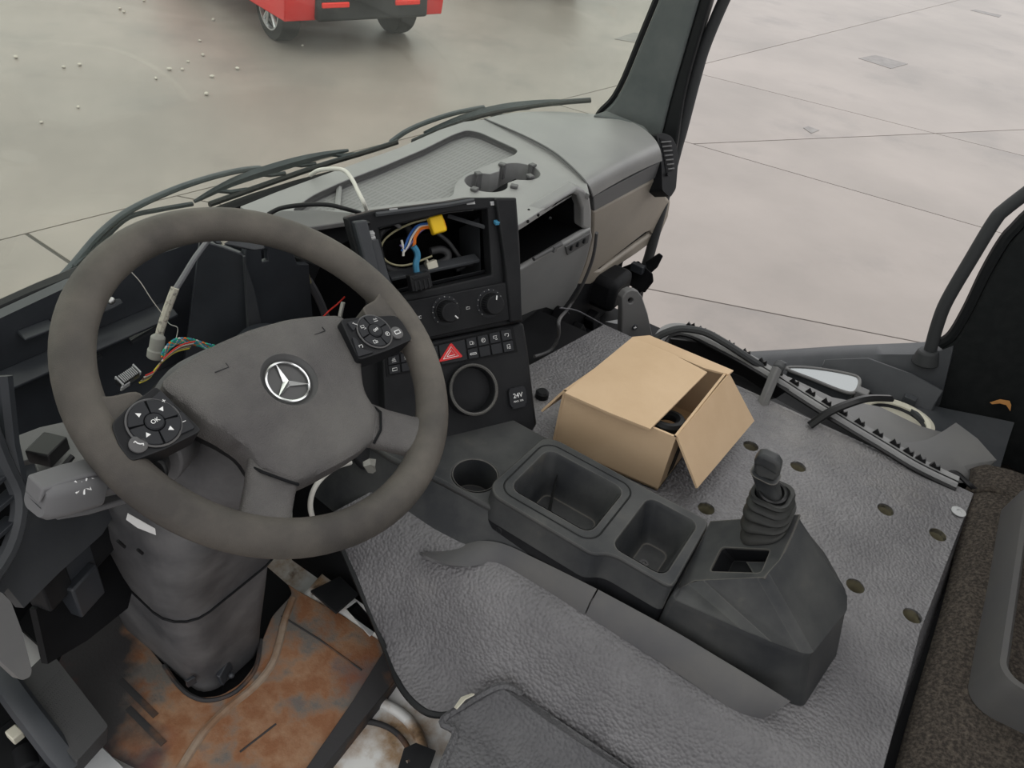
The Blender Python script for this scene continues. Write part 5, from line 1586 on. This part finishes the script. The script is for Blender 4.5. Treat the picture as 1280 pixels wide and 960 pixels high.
# ================================================================== REAR CARPET AND TRAY
rc_ = thing('cab_carpet', (0, -0.4, 1.5), 'dirty brown black carpet behind the rubber mat, along the rear of the cab', 'carpet')
rows = []
for y, z in ((-0.272, 1.497), (-0.284, 1.512), (-0.30, 1.528), (-0.33, 1.536), (-0.40, 1.54), (-0.50, 1.545), (-0.64, 1.55)):
    rows.append([V((x, y - 0.004 * math.sin(x * 7), z + 0.004 * math.sin(x * 9 + y * 20) - (0.9 * max(0, x - 0.56)) - 0.35 * max(0, -0.30 - x))) for x in [-0.55 + i * 0.05 for i in range(31)]])
mk('pile', MB().sheet(rows, 0.02), 'carpet', rc_, smooth=180)
mk('carpet_corner', MB().sheet([[V((0.46, -0.265, 1.50)), V((0.60, -0.29, 1.46)), V((0.80, -0.33, 1.32)), V((0.99, -0.36, 1.25))], [V((0.46, -0.30, 1.535)), V((0.60, -0.33, 1.48)), V((0.80, -0.38, 1.34)), V((0.99, -0.41, 1.27))], [V((0.46, -0.62, 1.56)), V((0.60, -0.62, 1.51)), V((0.80, -0.63, 1.34)), V((0.99, -0.63, 1.22))]], 0.01), 'carpet', rc_, smooth=180).name = 'carpet_corner'
rt = thing('storage_tray', (0.2, -0.45, 1.54), 'grey plastic storage tray with rounded rim on the rear carpet', 'tray')
tz, tr_ = 1.54, 1.605
A_ = [G(1212, 862, 'z', tz), G(1222, 835, 'z', tz), G(1290, 560, 'z', tz)]
x0, x1, y0, y1 = -0.088, 0.43, -0.62, -0.324
ro = [(0.0, tz - 0.005), (0.006, 1.59), (0.010, tr_), (0.018, tr_ + 0.001), (0.024, tr_ - 0.006), (0.034, tz + 0.008)]
rings = []
for d, z in ro:
    rings.append([V((p[0], p[1], z)) for p in rrect(x0 + d, y0 + d, x1 - d, y1 - d, 0.035 - d * 0.5, 6)])
mk('tray_shell', MB().loft(rings), 'tray_edge', rt, smooth=50)
mk('tray_floor', MB().plate(rrect(x0 + 0.035, y0 + 0.035, x1 - 0.035, y1 - 0.035, 0.02), (), Matrix.Translation((0, 0, tz + 0.010)), 0.003), 'carpet', rt)

# ================================================================== RIGHT SIDE: LOOSE TRIM IN THE PASSENGER FOOTWELL
zz = lambda pts, z: [G(x, y, 'z', z) for x, y in pts]
# long clip strip along the mat edge
st_px = [(822, 428), (836, 412), (862, 412), (905, 432), (955, 460), (1005, 492), (1055, 523), (1110, 556), (1150, 580), (1198, 603)]
st_z = [1.535, 1.545, 1.55, 1.55, 1.545, 1.54, 1.535, 1.53, 1.525, 1.52]
cs = thing('clip_strip', G(1005, 500, 'z', 1.52), 'long black and grey plastic clip strip with teeth along the mat edge', 'trim strip')
c0 = spl([G(x, y, 'z', z) for (x, y), z in zip(st_px, st_z)], 5)
def offs(P, d, dz_):
    out = []
    for i, p in enumerate(P):
        t_ = (P[min(i + 1, len(P) - 1)] - P[max(i - 1, 0)])
        t_.z = 0
        t_.normalize()
        out.append(p + V((t_.y, -t_.x, 0)) * d + V((0, 0, dz_)))
    return out
mk('strip_base', MB().sheet([offs(c0, -0.014, 0.005), offs(c0, 0.006, 0.0), offs(c0, 0.012, -0.012)], 0.004), 'strip_grey', cs, bevel=0.001)
mk('strip_lip', MB().tube(offs(c0, 0.013, -0.010), 0.0045, 6), 'black_gloss', cs)
mk('strip_lip', MB().tube(offs(c0, 0.001, 0.002), 0.0014, 6), 'black_gloss', cs)
for i in range(9, len(c0) - 3, 2):
    p = c0[i] + V((0.004, 0.0, 0.004))
    t_ = (c0[i + 1] - c0[i - 1]).normalized()
    sd_ = V((-t_.y, t_.x, 0))
    mk('tooth', MB().loft([[p, p + t_ * 0.022, p + t_ * 0.018 + V((0, 0, 0.010)), p + t_ * 0.012 + V((0, 0, 0.004)), p + t_ * 0.005 + V((0, 0, 0.011))], [q + sd_ * 0.006 for q in (p, p + t_ * 0.022, p + t_ * 0.018 + V((0, 0, 0.010)), p + t_ * 0.012 + V((0, 0, 0.004)), p + t_ * 0.005 + V((0, 0, 0.011)))]]), 'black_gloss', cs, smooth=0)
o = mk('curved_hose', MB().tube(spl([G(x, y, 'z', z) for x, y, z in ((818, 424, 1.54), (832, 416, 1.56), (852, 411, 1.575), (880, 415, 1.58), (905, 428, 1.575), (930, 444, 1.56), (955, 460, 1.54))], 5), 0.0085, 8), 'handle')
tag(o, 'dark grey hose arching behind the cardboard box towards the clip strip', 'hose')
o = mk('angled_plate', facet([G(x, y, 'z', 1.53) for x, y in ((844, 407), (862, 409), (876, 414), (882, 428), (868, 432), (848, 430))], (-0.4, -0.5, 0.75), 0.01), 'rubber', bevel=0.001)
tag(o, 'black bent plate under the curved hose behind the cardboard box', 'plate')
o = mk('black_channel', MB().sheet([zz([(838, 424), (880, 428), (930, 452), (985, 488)], 1.535), zz([(842, 440), (885, 452), (930, 472), (970, 498)], 1.49), zz([(860, 452), (890, 466), (925, 482), (955, 500)], 1.48)], 0.006), 'black_gloss', bevel=0.001)
tag(o, 'shiny black channel piece under the clip strip beside the cardboard box', 'trim strip')
o = mk('footwell_panel', facet(zz([(880, 455), (955, 490), (1045, 540), (1110, 573), (1085, 578), (1000, 540), (905, 492), (890, 484)], 1.45), (0, 0, 1), 0.01), 'black', bevel=0.002)
tag(o, 'black flat panel between the mat edge and the clip strip', 'panel')
# short grey bar with a cap
gbm = thing('grey_bar', G(955, 505, 'z', 1.50), 'short grey bar with a rounded cap lying across the clip strip', 'bar')
b0, b1 = G(952, 508, 'z', 1.505), G(972, 459, 'z', 1.575)
mk('bar', MB().tube([b0, b1], 0.0125, 4, ry=0.008), 'trim', gbm, bevel=0.003)
mk('cap', MB().tube([b1 + V((-0.003, -0.002, -0.004)), b1 + V((0.022, 0.0, -0.004))], 0.013, 10, ry=0.011), 'handle', gbm, bevel=0.003)
mk('cap_back', MB().box(b1 + V((0.024, -0.004, -0.012)), (0.012, 0.016, 0.03)), 'sill', gbm, bevel=0.003)
# mirror
mr = thing('mirror', G(1030, 475, 'z', 1.44), 'flat mirror glass in a grey frame lying beyond the clip strip', 'mirror')
mpx = [(983, 462), (1000, 460), (1030, 463), (1062, 469), (1073, 474), (1073, 484), (1066, 492), (1050, 489), (1015, 475)]
mz = zz(mpx, 1.43)
mk('mirror_glass', facet([p + V((0, 0, 0.003)) for p in mz], (0, 0, 1), 0.004, rnd=0.01), 'mirror', mr)
mk('mirror_frame', MB().tube(spl([p + V((0, 0, 0.002)) for p in mz], 4, closed=True), 0.0045, 8, closed=True), 'trim', mr)
mk('mirror_back', facet([p + V((0, 0, -0.004)) for p in mz], (0, 0, 1), 0.02, rnd=0.01), 'sill', mr)
mk('mirror_stub', MB().box(G(1077, 492, 'z', 1.43), (0.03, 0.03, 0.02)), 'trim', mr, bevel=0.003)
# curved rubber seal piece
o = mk('seal_piece', MB().tube(spl([G(x, y, 'z', z) for x, y, z in ((1012, 532, 1.512), (1035, 516, 1.545), (1060, 505, 1.57), (1085, 498, 1.58), (1114, 498, 1.57))], 6), 0.010, 6, ry=0.006), 'black_gloss', bevel=0.001)
tag(o, 'black curved rubber seal piece lying over the clip strip', 'seal')
# speaker ring
so_ = thing('speaker', G(1125, 512, 'z', 1.38), 'round speaker with a cream ring half under the black seal piece', 'speaker')
sc0 = G(1122, 522, 'z', 1.40)
mk('speaker_ring', MB().lathe(sc0, (0.1, 0.05, 1), [(0.085, -0.01), (0.085, 0.004), (0.075, 0.006), (0.068, 0.0), (0.068, -0.01)], 40), 'cream', so_)
mk('speaker_cone', MB().lathe(sc0, (0.1, 0.05, 1), [(0.068, -0.004), (0.06, -0.012), (0.03, -0.03), (0.002, -0.028)], 32, cap=False), 'black', so_)
# flat grey trim panel and the curved corner trim
o = mk('trim_panel', MB().sheet([zz([(985, 470), (1040, 496), (1100, 508), (1150, 532), (1182, 541)], 1.435), zz([(1000, 490), (1050, 516), (1095, 540), (1130, 550), (1170, 548)], 1.45), zz([(1035, 515), (1060, 530), (1090, 548), (1120, 556), (1160, 552)], 1.46)], 0.008), 'trim', bevel=0.002, smooth=60)
tag(o, 'smooth grey trim panel lying in the passenger footwell below the mirror', 'panel')
r0 = zz([(1092, 546), (1125, 553), (1160, 549), (1195, 528)], 1.462)
r1 = zz([(1125, 568), (1155, 572), (1185, 562), (1222, 548)], 1.487)
r2 = zz([(1160, 592), (1180, 592), (1205, 582), (1246, 575)], 1.492)
r3 = zz([(1190, 602), (1205, 604), (1218, 598), (1228, 590)], 1.475)
o = mk('corner_trim', MB().sheet([spl(r_, 4) for r_ in (r0, r1, r2, r3)], 0.008), 'trim', bevel=0.002, smooth=60)
tag(o, 'curved grey corner trim at the rear end of the clip strip', 'trim')
o = mk('seal_loop', MB().tube(spl([G(x, y, 'z', z) for x, y, z in ((1188, 600, 1.50), (1186, 592, 1.515), (1196, 592, 1.52), (1212, 606, 1.515), (1222, 614, 1.505))], 5), 0.0055, 8), 'black_gloss')
tag(o, 'small black rubber loop at the rear tip of the clip strip', 'seal')
# side trims beside the opening
s1 = [(1032, 452), (1040, 447), (1085, 448), (1135, 466), (1178, 488), (1168, 507), (1135, 500), (1075, 474), (1030, 458)]
o = mk('sill_trim', MB().sheet([[G(x, y, 'x', 0.93) for x, y in ((1030, 449), (1085, 447), (1140, 467), (1180, 488))], [G(x, y, 'x', 0.90) for x, y in ((1028, 456), (1080, 474), (1135, 498), (1168, 507))], [G(x, y, 'x', 0.89) for x, y in ((1020, 466), (1075, 487), (1130, 510), (1165, 515))]], 0.01), 'sill', bevel=0.003)
tag(o, 'dark grey angular sill trim below the right door opening', 'trim')
o = mk('sill_clip', MB().box(G(1137, 500, 'x', 0.885), (0.02, 0.03, 0.02)), 'sill', bevel=0.002)
tag(o, 'small grey clip block below the angular sill trim', 'clip')
r0 = [G(x, y, 'x', 0.93) for x, y in ((1130, 498), (1180, 510), (1230, 520), (1268, 528))]
r1 = [G(x, y, 'z', 1.40) for x, y in ((1140, 512), (1185, 530), (1225, 548), (1260, 552))]
r2 = [G(x, y, 'z', 1.40) for x, y in ((1165, 535), (1200, 552), (1225, 575), (1250, 585))]
struct('trim_5', MB().sheet([spl(r_, 4) for r_ in (r0, r1, r2)], 0.01), 'sill', smooth=60)
struct('trim_6', MB().sheet([[V((0.45, 0.30, 1.24)), V((0.45, -0.30, 1.36))], [V((0.93, 0.20, 1.24)), V((0.93, -0.32, 1.36))]], 0.02, flip=True), 'void')
o = mk('dry_leaf', MB().sheet([[G(x, y, 'x', 0.985) for x, y in ((1237, 503), (1250, 499), (1262, 501))], [G(x, y, 'x', 0.98) for x, y in ((1240, 505), (1250, 503), (1264, 506))], [G(x, y, 'x', 0.975) for x, y in ((1250, 504), (1258, 506), (1263, 514))]], 0.001), 'leaf')
tag(o, 'small orange brown dry leaf stuck on the black fabric wall', 'leaf')

# grab handles in the door opening
h2 = thing('grab_handle', G(1162, 438, 'x', 1.0), 'black tubular grab handle standing on the rear of the door sill', 'grab handle')
hp_ = [G(x, y, 'x', 1.0) for x, y in ((1163, 437), (1172, 405), (1184, 375), (1215, 322), (1243, 276), (1256, 262), (1290, 236), (1330, 208))]
mk('tube', MB().tube(spl(hp_, 5), 0.0155, 12), 'handle', h2)
mk('foot', MB().lathe(G(1158, 448, 'x', 0.995), hp_[1] - hp_[0], [(0.034, -0.012), (0.030, 0.004), (0.025, 0.022), (0.022, 0.024)], 20), 'handle', h2, bevel=0.003)
h1_ = thing('grab_handle', G(805, 345, 'x', 1.02), 'black tubular grab handle rising beside the right windshield pillar', 'grab handle')
hp_ = [G(x, y, 'x', 1.04) for x, y in ((800, 345), (812, 318), (845, 190), (852, 165), (870, 95), (882, 55), (905, 0), (930, -50))]
mk('tube', MB().tube(spl(hp_, 5), 0.0155, 12), 'handle', h1_)
hp_ = [G(x, y, 'x', 1.04) for x, y in ((792, 390), (800, 345))]
mk('foot', MB().tube(hp_, 0.02, 10), 'black', h1_)
# black hinge clamp below the dash end
hc_ = thing('hinge_clamp', G(800, 345, 'x', 0.95), 'black hinge clamp with a pointed lever below the dash end', 'bracket')
cq = lambda pts, x: [G(a, b, 'x', x) for a, b in pts]
mk('clamp_body', MB().loft([cq([(775, 335), (798, 326), (816, 342), (817, 352), (806, 366), (785, 356)], 0.93), cq([(775, 335), (798, 326), (816, 342), (817, 352), (806, 366), (785, 356)], 0.98)]), 'black', hc_, bevel=0.003)
mk('clamp_lever', MB().loft([cq([(806, 328), (824, 316), (829, 320), (822, 334), (812, 343)], 0.94), cq([(806, 328), (824, 316), (829, 320), (822, 334), (812, 343)], 0.965)]), 'black', hc_, bevel=0.003)
mk('clamp_lug', MB().box(G(797, 335, 'x', 0.92), (0.02, 0.04, 0.025)), 'bay', hc_, bevel=0.002)
mk('clamp_rod', MB().tube(cq([(800, 364), (794, 376)], 0.95), 0.006, 6), 'sill', hc_)
# standing bracket behind the box
sb_ = thing('standing_bracket', G(795, 420, 'y', 0.52), 'grey upright bracket with rounded top and two bolts behind the box', 'bracket')
sbn = V((-0.5, -0.85, 0.15)).normalized()
SB = G(790, 400, 'y', 0.52)
bp_ = [(776, 440), (778, 400), (778, 372), (783, 365), (790, 362), (798, 364), (803, 371), (810, 392), (816, 420), (828, 500), (774, 500)]
mk('bracket_plate', facet(px_poly(bp_, SB, sbn), sbn, 0.022, [px_poly([(786 + 3.2 * math.cos(t_) + 2.5, 376 + 3.4 * math.sin(t_)) for t_ in [2 * math.pi * i / 14 for i in range(14)]], SB, sbn)]), 'trim', sb_, bevel=0.003)
mk('hole_back', facet([p - sbn * 0.014 for p in px_poly([(783, 370), (795, 370), (795, 383), (783, 383)], SB, sbn)], sbn, 0.003), 'void', sb_)
bc = PL(793, 409, SB, sbn)
mk('bolt', MB().lathe(bc, sbn, [(0.0075, 0), (0.0075, 0.003), (0.005, 0.003), (0.0045, 0.001)], 16), 'sill', sb_)
mk('bolt_slot', MB().tube([bc + V((0, 0, 0.004)) + sbn * 0.003, bc - V((0, 0, 0.004)) + sbn * 0.003], 0.001, 5).tube([bc + V((0.004, -0.002, 0)) + sbn * 0.003, bc - V((0.004, -0.002, 0)) + sbn * 0.003], 0.001, 5), 'white', sb_)
# clutter under the passenger dash
lw = thing('heater_unit', (0.55, 0.8, 1.2), 'black heater box in the dark space under the passenger dash', 'heater unit')
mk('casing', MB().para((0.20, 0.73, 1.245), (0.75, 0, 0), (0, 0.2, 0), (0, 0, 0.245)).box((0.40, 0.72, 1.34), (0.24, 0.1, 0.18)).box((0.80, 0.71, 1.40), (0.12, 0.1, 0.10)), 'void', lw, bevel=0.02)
for a in ((700, 395), (722, 415), (752, 370), (740, 400), (765, 350)):
    p = G(*a, 'y', 0.715)
    mk('casing_rib', MB().box(p, (0.05, 0.03, 0.04), Matrix.Rotation(a[0] * 0.01, 4, 'Y')), 'void', lw, bevel=0.004)
o = mk('metal_tab', facet([G(x, y, 'y', 0.60) for x, y in ((757, 402), (778, 403), (778, 420), (770, 418))], (-0.4, -0.6, 0.7), 0.003), 'alu', bevel=0.0005)
tag(o, 'small bright metal tab left of the upright bracket', 'tab')
o = mk('foil_scrap', MB().sheet([[G(x, y, 'y', 0.62) for x, y in ((756, 416), (762, 422), (770, 432))], [G(x, y, 'y', 0.60) for x, y in ((748, 432), (757, 436), (765, 436))], [G(x, y, 'y', 0.58) for x, y in ((742, 444), (752, 446), (757, 441))]], 0.002), 'alu', smooth=0)
tag(o, 'crumpled grey scrap in the dark gap left of the cardboard box', 'scrap')
o = mk('black_cable', MB().tube(spl([G(x, y, 'y', 0.68) for x, y in ((700, 385), (720, 388), (740, 398), (756, 407))], 4), 0.002, 5), 'w_grey')
tag(o, 'thin grey wire in the dark gap under the passenger dash', 'cable')
o = mk('mat_plug', MB().lathe(G(677, 496, 'z', ZM + 0.001), (0, 0, 1), [(0.014, 0), (0.014, 0.012), (0.010, 0.016), (0.002, 0.016)], 18), 'black')
tag(o, 'black round plug on the mat right of the centre stack', 'plug')

# ================================================================== WIPERS OUTSIDE THE GLASS
def wiper(name, label, arm, arm2, blade, bridge):
    p0 = GL(*arm[0], 0.05)
    t_ = thing(name, p0, label, 'wiper')
    mk('arm', MB().tube(spl([GL(x, y, 0.06) for x, y in arm], 5), 0.008, 8, ry=0.006), 'wip', t_)
    if arm2:
        mk('arm_hose', MB().tube(spl([GL(x, y, 0.055) for x, y in arm2], 5), 0.0055, 6), 'wip', t_)
    mk('blade', MB().tube(spl([GL(x, y, 0.022) for x, y in blade], 5), 0.006, 6), 'rubber', t_)
    mk('blade_rail', MB().tube(spl([GL(x, y - 2.5, 0.036) for x, y in blade], 5), 0.004, 6), 'wip', t_)
    n_ = len(bridge)
    a = spl([GL(x, y, 0.05) for x, y in bridge], 5)
    k = len(a)
    mk('bridge', MB().tube(a, lambda s: 0.004 + 0.009 * math.sin(math.pi * min(max(s, 0), 1)), 6), 'wip', t_)
    for s in (0.15, 0.4, 0.6, 0.85):
        q = a[int(s * (k - 1))]
        mk('yoke', MB().tube([q, q + V((0.03, -0.012, -0.008)), q + V((0.07, -0.018, -0.012))], 0.005, 5), 'wip', t_)
    return t_
M['wip'] = mat('wiper_metal', (0.035, 0.045, 0.055), 0.45, col2=(0.06, 0.07, 0.08), nscale=20)
wiper('windshield_wiper', 'long black windshield wiper in front of the driver, outside the glass',
      [(60, 365), (92, 330), (125, 292), (162, 263), (215, 238), (262, 222), (300, 213), (325, 210)], [(92, 333), (128, 300), (160, 272), (200, 262), (240, 255)],
      [(262, 256), (330, 232), (400, 208), (460, 190), (497, 178)], [(243, 252), (290, 228), (340, 211), (390, 197), (435, 188)])
wiper('windshield_wiper', 'black windshield wiper in front of the passenger seat, pointing to the right pillar',
      [(488, 178), (508, 164), (535, 152), (570, 141), (605, 134)], None,
      [(515, 178), (560, 159), (610, 143), (660, 134), (700, 129), (738, 126)], [(530, 166), (575, 149), (620, 137), (665, 130), (700, 126)])

# ================================================================== CABLES AND CONNECTORS
def cable(name, pts, r, m_, label, cat='cable', n=8):
    o_ = mk(name, MB().tube(spl(pts, 7), r, n), m_, smooth=60)
    tag(o_, label, cat)
    return o_
yc = lambda pts, y: [G(a, b, 'y', y) for a, b in pts]
ic = thing('instrument_cable', G(200, 440, 'y', 0.80), 'grey cable with braided sleeve and round plug hanging behind the wheel', 'cable')
mk('cable', MB().tube(spl([G(270, 286, 'y', 0.95), G(262, 298, 'y', 0.92), G(244, 322, 'y', 0.87), G(228, 348, 'y', 0.84), G(218, 364, 'y', 0.82)], 6), 0.0042, 8), 'w_grey', ic)
mk('braided_sleeve', MB().tube(spl(yc([(219, 360), (212, 378), (205, 398), (200, 415), (198, 424)], 0.82), 5), 0.0055, 8), 'sleeve', ic)
p0_, p1_ = G(198, 418, 'y', 0.815), G(194, 448, 'y', 0.815)
mk('round_plug', MB().lathe(p0_, p1_ - p0_, [(0.005, 0.0), (0.0095, 0.004), (0.010, 0.022), (0.0115, 0.023), (0.0115, 0.034), (0.009, 0.036)], 18), 'plug', ic, bevel=0.0008)
cols = ['w_green', 'w_teal', 'w_green', 'w_orange', 'w_teal', 'w_white']
cg = thing('wire_bundle', G(240, 430, 'y', 0.80), 'twisted bundle of green, teal and orange wires behind the wheel', 'wires')
rt_ = spl(yc([(203, 445), (212, 432), (224, 426), (240, 427), (256, 432), (275, 437), (290, 445)], 0.80), 8)
for k, c in enumerate(cols):
    pts = []
    for i, p in enumerate(rt_):
        a = 0.55 * i + k * math.pi / 3
        pts.append(p + V((0.0012, 0, 0)) * math.cos(a) + V((0, 0, 0.0042)) * math.sin(a))
    mk('wire', MB().tube(pts, 0.0016, 5), c, cg)
cb = thing('plug_wires', G(190, 470, 'y', 0.80), 'thin yellow and pink wires leading to the small black multi pin plug', 'wires')
for k, c in enumerate(('w_yellow', 'w_olive', 'w_brown', 'w_white', 'w_red')):
    d = V((0.0026, 0, 0.0016)) * (k - 2)
    mk('wire', MB().tube([p + d for p in spl(yc([(178, 474), (190, 468), (198, 457), (206, 448), (222, 436), (240, 431)], 0.79), 6)], 0.0013, 5), c, cb)
mp_ = thing('multi_pin_plug', G(158, 472, 'y', 0.79), 'small black multi pin plug with pale ridges hanging behind the wheel', 'connector')
X1 = (G(172, 458, 'y', 0.79) - G(145, 476, 'y', 0.79)).normalized()
Z1 = V((0, -0.5, 0.85)); Z1 = (Z1 - X1 * Z1.dot(X1)).normalized()
PT = M4(G(160, 470, 'y', 0.79), X1, Z1.cross(X1), Z1) @ Matrix.Scale(0.82, 4)
mk('plug_body', MB().box((0, 0, -0.006), (0.034, 0.016, 0.018)).xf(PT), 'black_gloss', mp_, bevel=0.001)
mb = MB()
for i in range(9):
    mb.box((-0.012 + i * 0.003, 0, 0.005), (0.0012, 0.014, 0.005))
mk('ridges', mb.xf(PT), 'alu', mp_)
mk('end_rim', MB().box((0.016, 0, 0.003), (0.002, 0.018, 0.012)).box((-0.016, 0, 0.001), (0.002, 0.018, 0.010)).box((-0.012, -0.009, -0.008), (0.016, 0.002, 0.014)).xf(PT), 'alu', mp_)
cable('thread', yc([(160, 336), (175, 352), (190, 375), (205, 395), (212, 405), (222, 410), (220, 424)], 0.83), 0.0006, 'w_white', 'thin white thread hanging loose behind the wheel', 'thread', 5)
cable('white_cable', [G(x, y, 'z', z) for x, y, z in ((388, 219, 1.812), (398, 213, 1.83), (415, 211, 1.845), (430, 213, 1.855), (440, 224, 1.85), (448, 240, 1.84), (455, 254, 1.83), (460, 268, 1.80))], 0.0042, 'white_cable', 'white cable arching over the mesh tray behind the centre stack')
cable('black_cable', [G(x, y, 'z', z) for x, y, z in ((335, 268, 1.835), (352, 260, 1.845), (380, 256, 1.85), (410, 256, 1.85), (432, 261, 1.845), (450, 266, 1.83))], 0.0042, 'rubber', 'black cable lying along the edge of the tray left of the stack')
cable('red_wire', yc([(402, 398), (412, 388), (422, 380), (431, 371)], 0.86), 0.0016, 'w_red', 'short red wire in the dark gap above the wheel hub', 'wire', 6)
cable('white_wire', yc([(424, 400), (427, 386), (429, 378)], 0.85), 0.004, 'white_cable', 'short white cable end beside the red wire above the hub', 'wire', 6)
bcb = thing('black_plug', G(388, 350, 'y', 0.95), 'black plug with a frayed cable in the dark gap above the hub', 'connector')
mk('plug_body', MB().box(G(378, 340, 'y', 0.95), (0.05, 0.03, 0.05), Matrix.Rotation(0.6, 4, 'Y')), 'black', bcb, bevel=0.004)
mk('cable', MB().tube(spl(yc([(384, 348), (394, 365), (402, 382), (408, 398)], 0.94), 5), 0.008, 8), 'w_grey', bcb)
mk('bare_wires', MB().tube(yc([(383, 344), (388, 354)], 0.925), 0.002, 5).tube(yc([(386, 343), (389, 353)], 0.925), 0.0015, 5), 'w_olive', bcb)
cable('flap_cable', [PL(741, 288, FA, fn) + fn * 0.012, PL(736, 318, FP, fn2) + fn2 * 0.014, PL(722, 352, FP, fn2) + fn2 * 0.016, PL(704, 380, FP, fn2) + fn2 * 0.018, G(699, 400, 'y', 0.60), G(698, 420, 'y', 0.60), G(688, 438, 'y', 0.61), G(668, 446, 'y', 0.62)], 0.0042, 'skirt', 'grey cable hanging down along the edge of the storage flap')
cable('pale_cable', yc([(438, 578), (420, 584), (402, 598), (391, 615), (388, 635), (394, 655), (400, 668)], 0.66), 0.0045, 'white_cable', 'pale cable loop seen through the lower gap of the wheel')
o = mk('paper_scrap', MB().sheet([[G(x, y, 'y', 0.60) for x, y in ((454, 577), (462, 573), (470, 574))], [G(x, y, 'y', 0.592) for x, y in ((455, 583), (463, 581), (469, 583))], [G(x, y, 'y', 0.60) for x, y in ((460, 591), (466, 592), (470, 589))]], 0.002), 'plug', smooth=0)
tag(o, 'crumpled white scrap seen through the right lower gap of the wheel', 'scrap')
# inside the radio slot
sl_ = lambda pts, h: [U(a, b, h) for a, b in pts]
hs_ = thing('radio_harness', U(545, 300, -0.04), 'bundle of blue, orange and olive wires with yellow plug in the radio slot', 'wires')
for pts, r_, c in (([(536, 274), (515, 279), (492, 290), (478, 304), (478, 320), (490, 330), (510, 331), (540, 320)], 0.0018, 'w_olive'),
                   ([(537, 279), (522, 282), (512, 294), (507, 306), (502, 314)], 0.0021, 'w_blue'),
                   ([(537, 281), (524, 284), (515, 296), (510, 308), (504, 316)], 0.0018, 'w_white'),
                   ([(537, 284), (526, 286), (519, 296), (518, 304), (517, 309)], 0.0030, 'w_orange'),
                   ([(502, 300), (504, 312), (504, 320)], 0.0022, 'w_white'),
                   ([(500, 306), (507, 312), (514, 304), (525, 290), (538, 282)], 0.0016, 'w_violet')):
    mk('wire', MB().tube(spl(sl_(pts, -0.03), 7), r_, 6), c, hs_)
mk('wrapped_wires', MB().tube(spl(sl_([(517, 308), (521, 314), (522, 321), (520, 330), (521, 340)], -0.025), 5), 0.0055, 7), 'w_teal', hs_)
yT = TT(U(546, 281, -0.02), (un + V((-0.2, 0, 0.3))).normalized(), 0.15)
yp_ = mk('yellow_plug', MB().box((0, 0, 0), (0.026, 0.030, 0.022)).xf(yT), 'yellow', hs_, bevel=0.003)
mk('plug_cavity', MB().box((0.0125, -0.002, 0.0), (0.003, 0.016, 0.014)).xf(yT), 'w_orange', yp_)
o = mk('black_plug', MB().box((0, 0, 0), (0.036, 0.026, 0.02)).box((0.0, 0.008, 0.011), (0.03, 0.004, 0.006)).box((-0.012, -0.006, 0.011), (0.003, 0.016, 0.004)).box((-0.004, -0.006, 0.011), (0.003, 0.016, 0.004)).box((0.004, -0.006, 0.011), (0.003, 0.016, 0.004)).box((0.012, -0.006, 0.011), (0.003, 0.016, 0.004)).xf(TT(U(524, 351, 0.014), un, 0.1)), 'black', bevel=0.001)
tag(o, 'black ribbed plug lying on the lower edge of the radio slot', 'connector')
o = mk('white_plug', MB().box((0, 0, 0), (0.020, 0.014, 0.014)).box((-0.006, 0.009, 0), (0.004, 0.006, 0.01)).xf(TT(U(539, 331, -0.045), un, 0.2)), 'cream', bevel=0.0015)
tag(o, 'small cream white plug lying inside the radio slot', 'connector')
for pts, h, r_, lb in (([(470, 300), (480, 286), (495, 279), (508, 282), (514, 294), (512, 310)], -0.06, 0.007, 'thick black cable loop at the upper left inside the radio slot'),
                       ([(478, 330), (490, 338), (510, 340), (535, 334), (556, 326), (560, 318), (552, 312), (538, 314)], -0.06, 0.007, 'thick black cable curling across the floor of the radio slot'),
                       ([(545, 290), (560, 302), (572, 318), (580, 332), (570, 338)], -0.07, 0.004, 'thin black cable at the right inside the radio slot'),
                       ([(520, 345), (540, 337), (565, 332), (590, 328)], -0.055, 0.006, 'black cable running to the right on the radio slot floor'),
                       ([(475, 272), (488, 276), (500, 284)], -0.02, 0.004, 'short grey cable end at the top left of the radio slot')):
    cable('slot_cable', sl_(pts, h), r_, 'slot_cable' if 'grey' not in lb else 'skirt', lb)
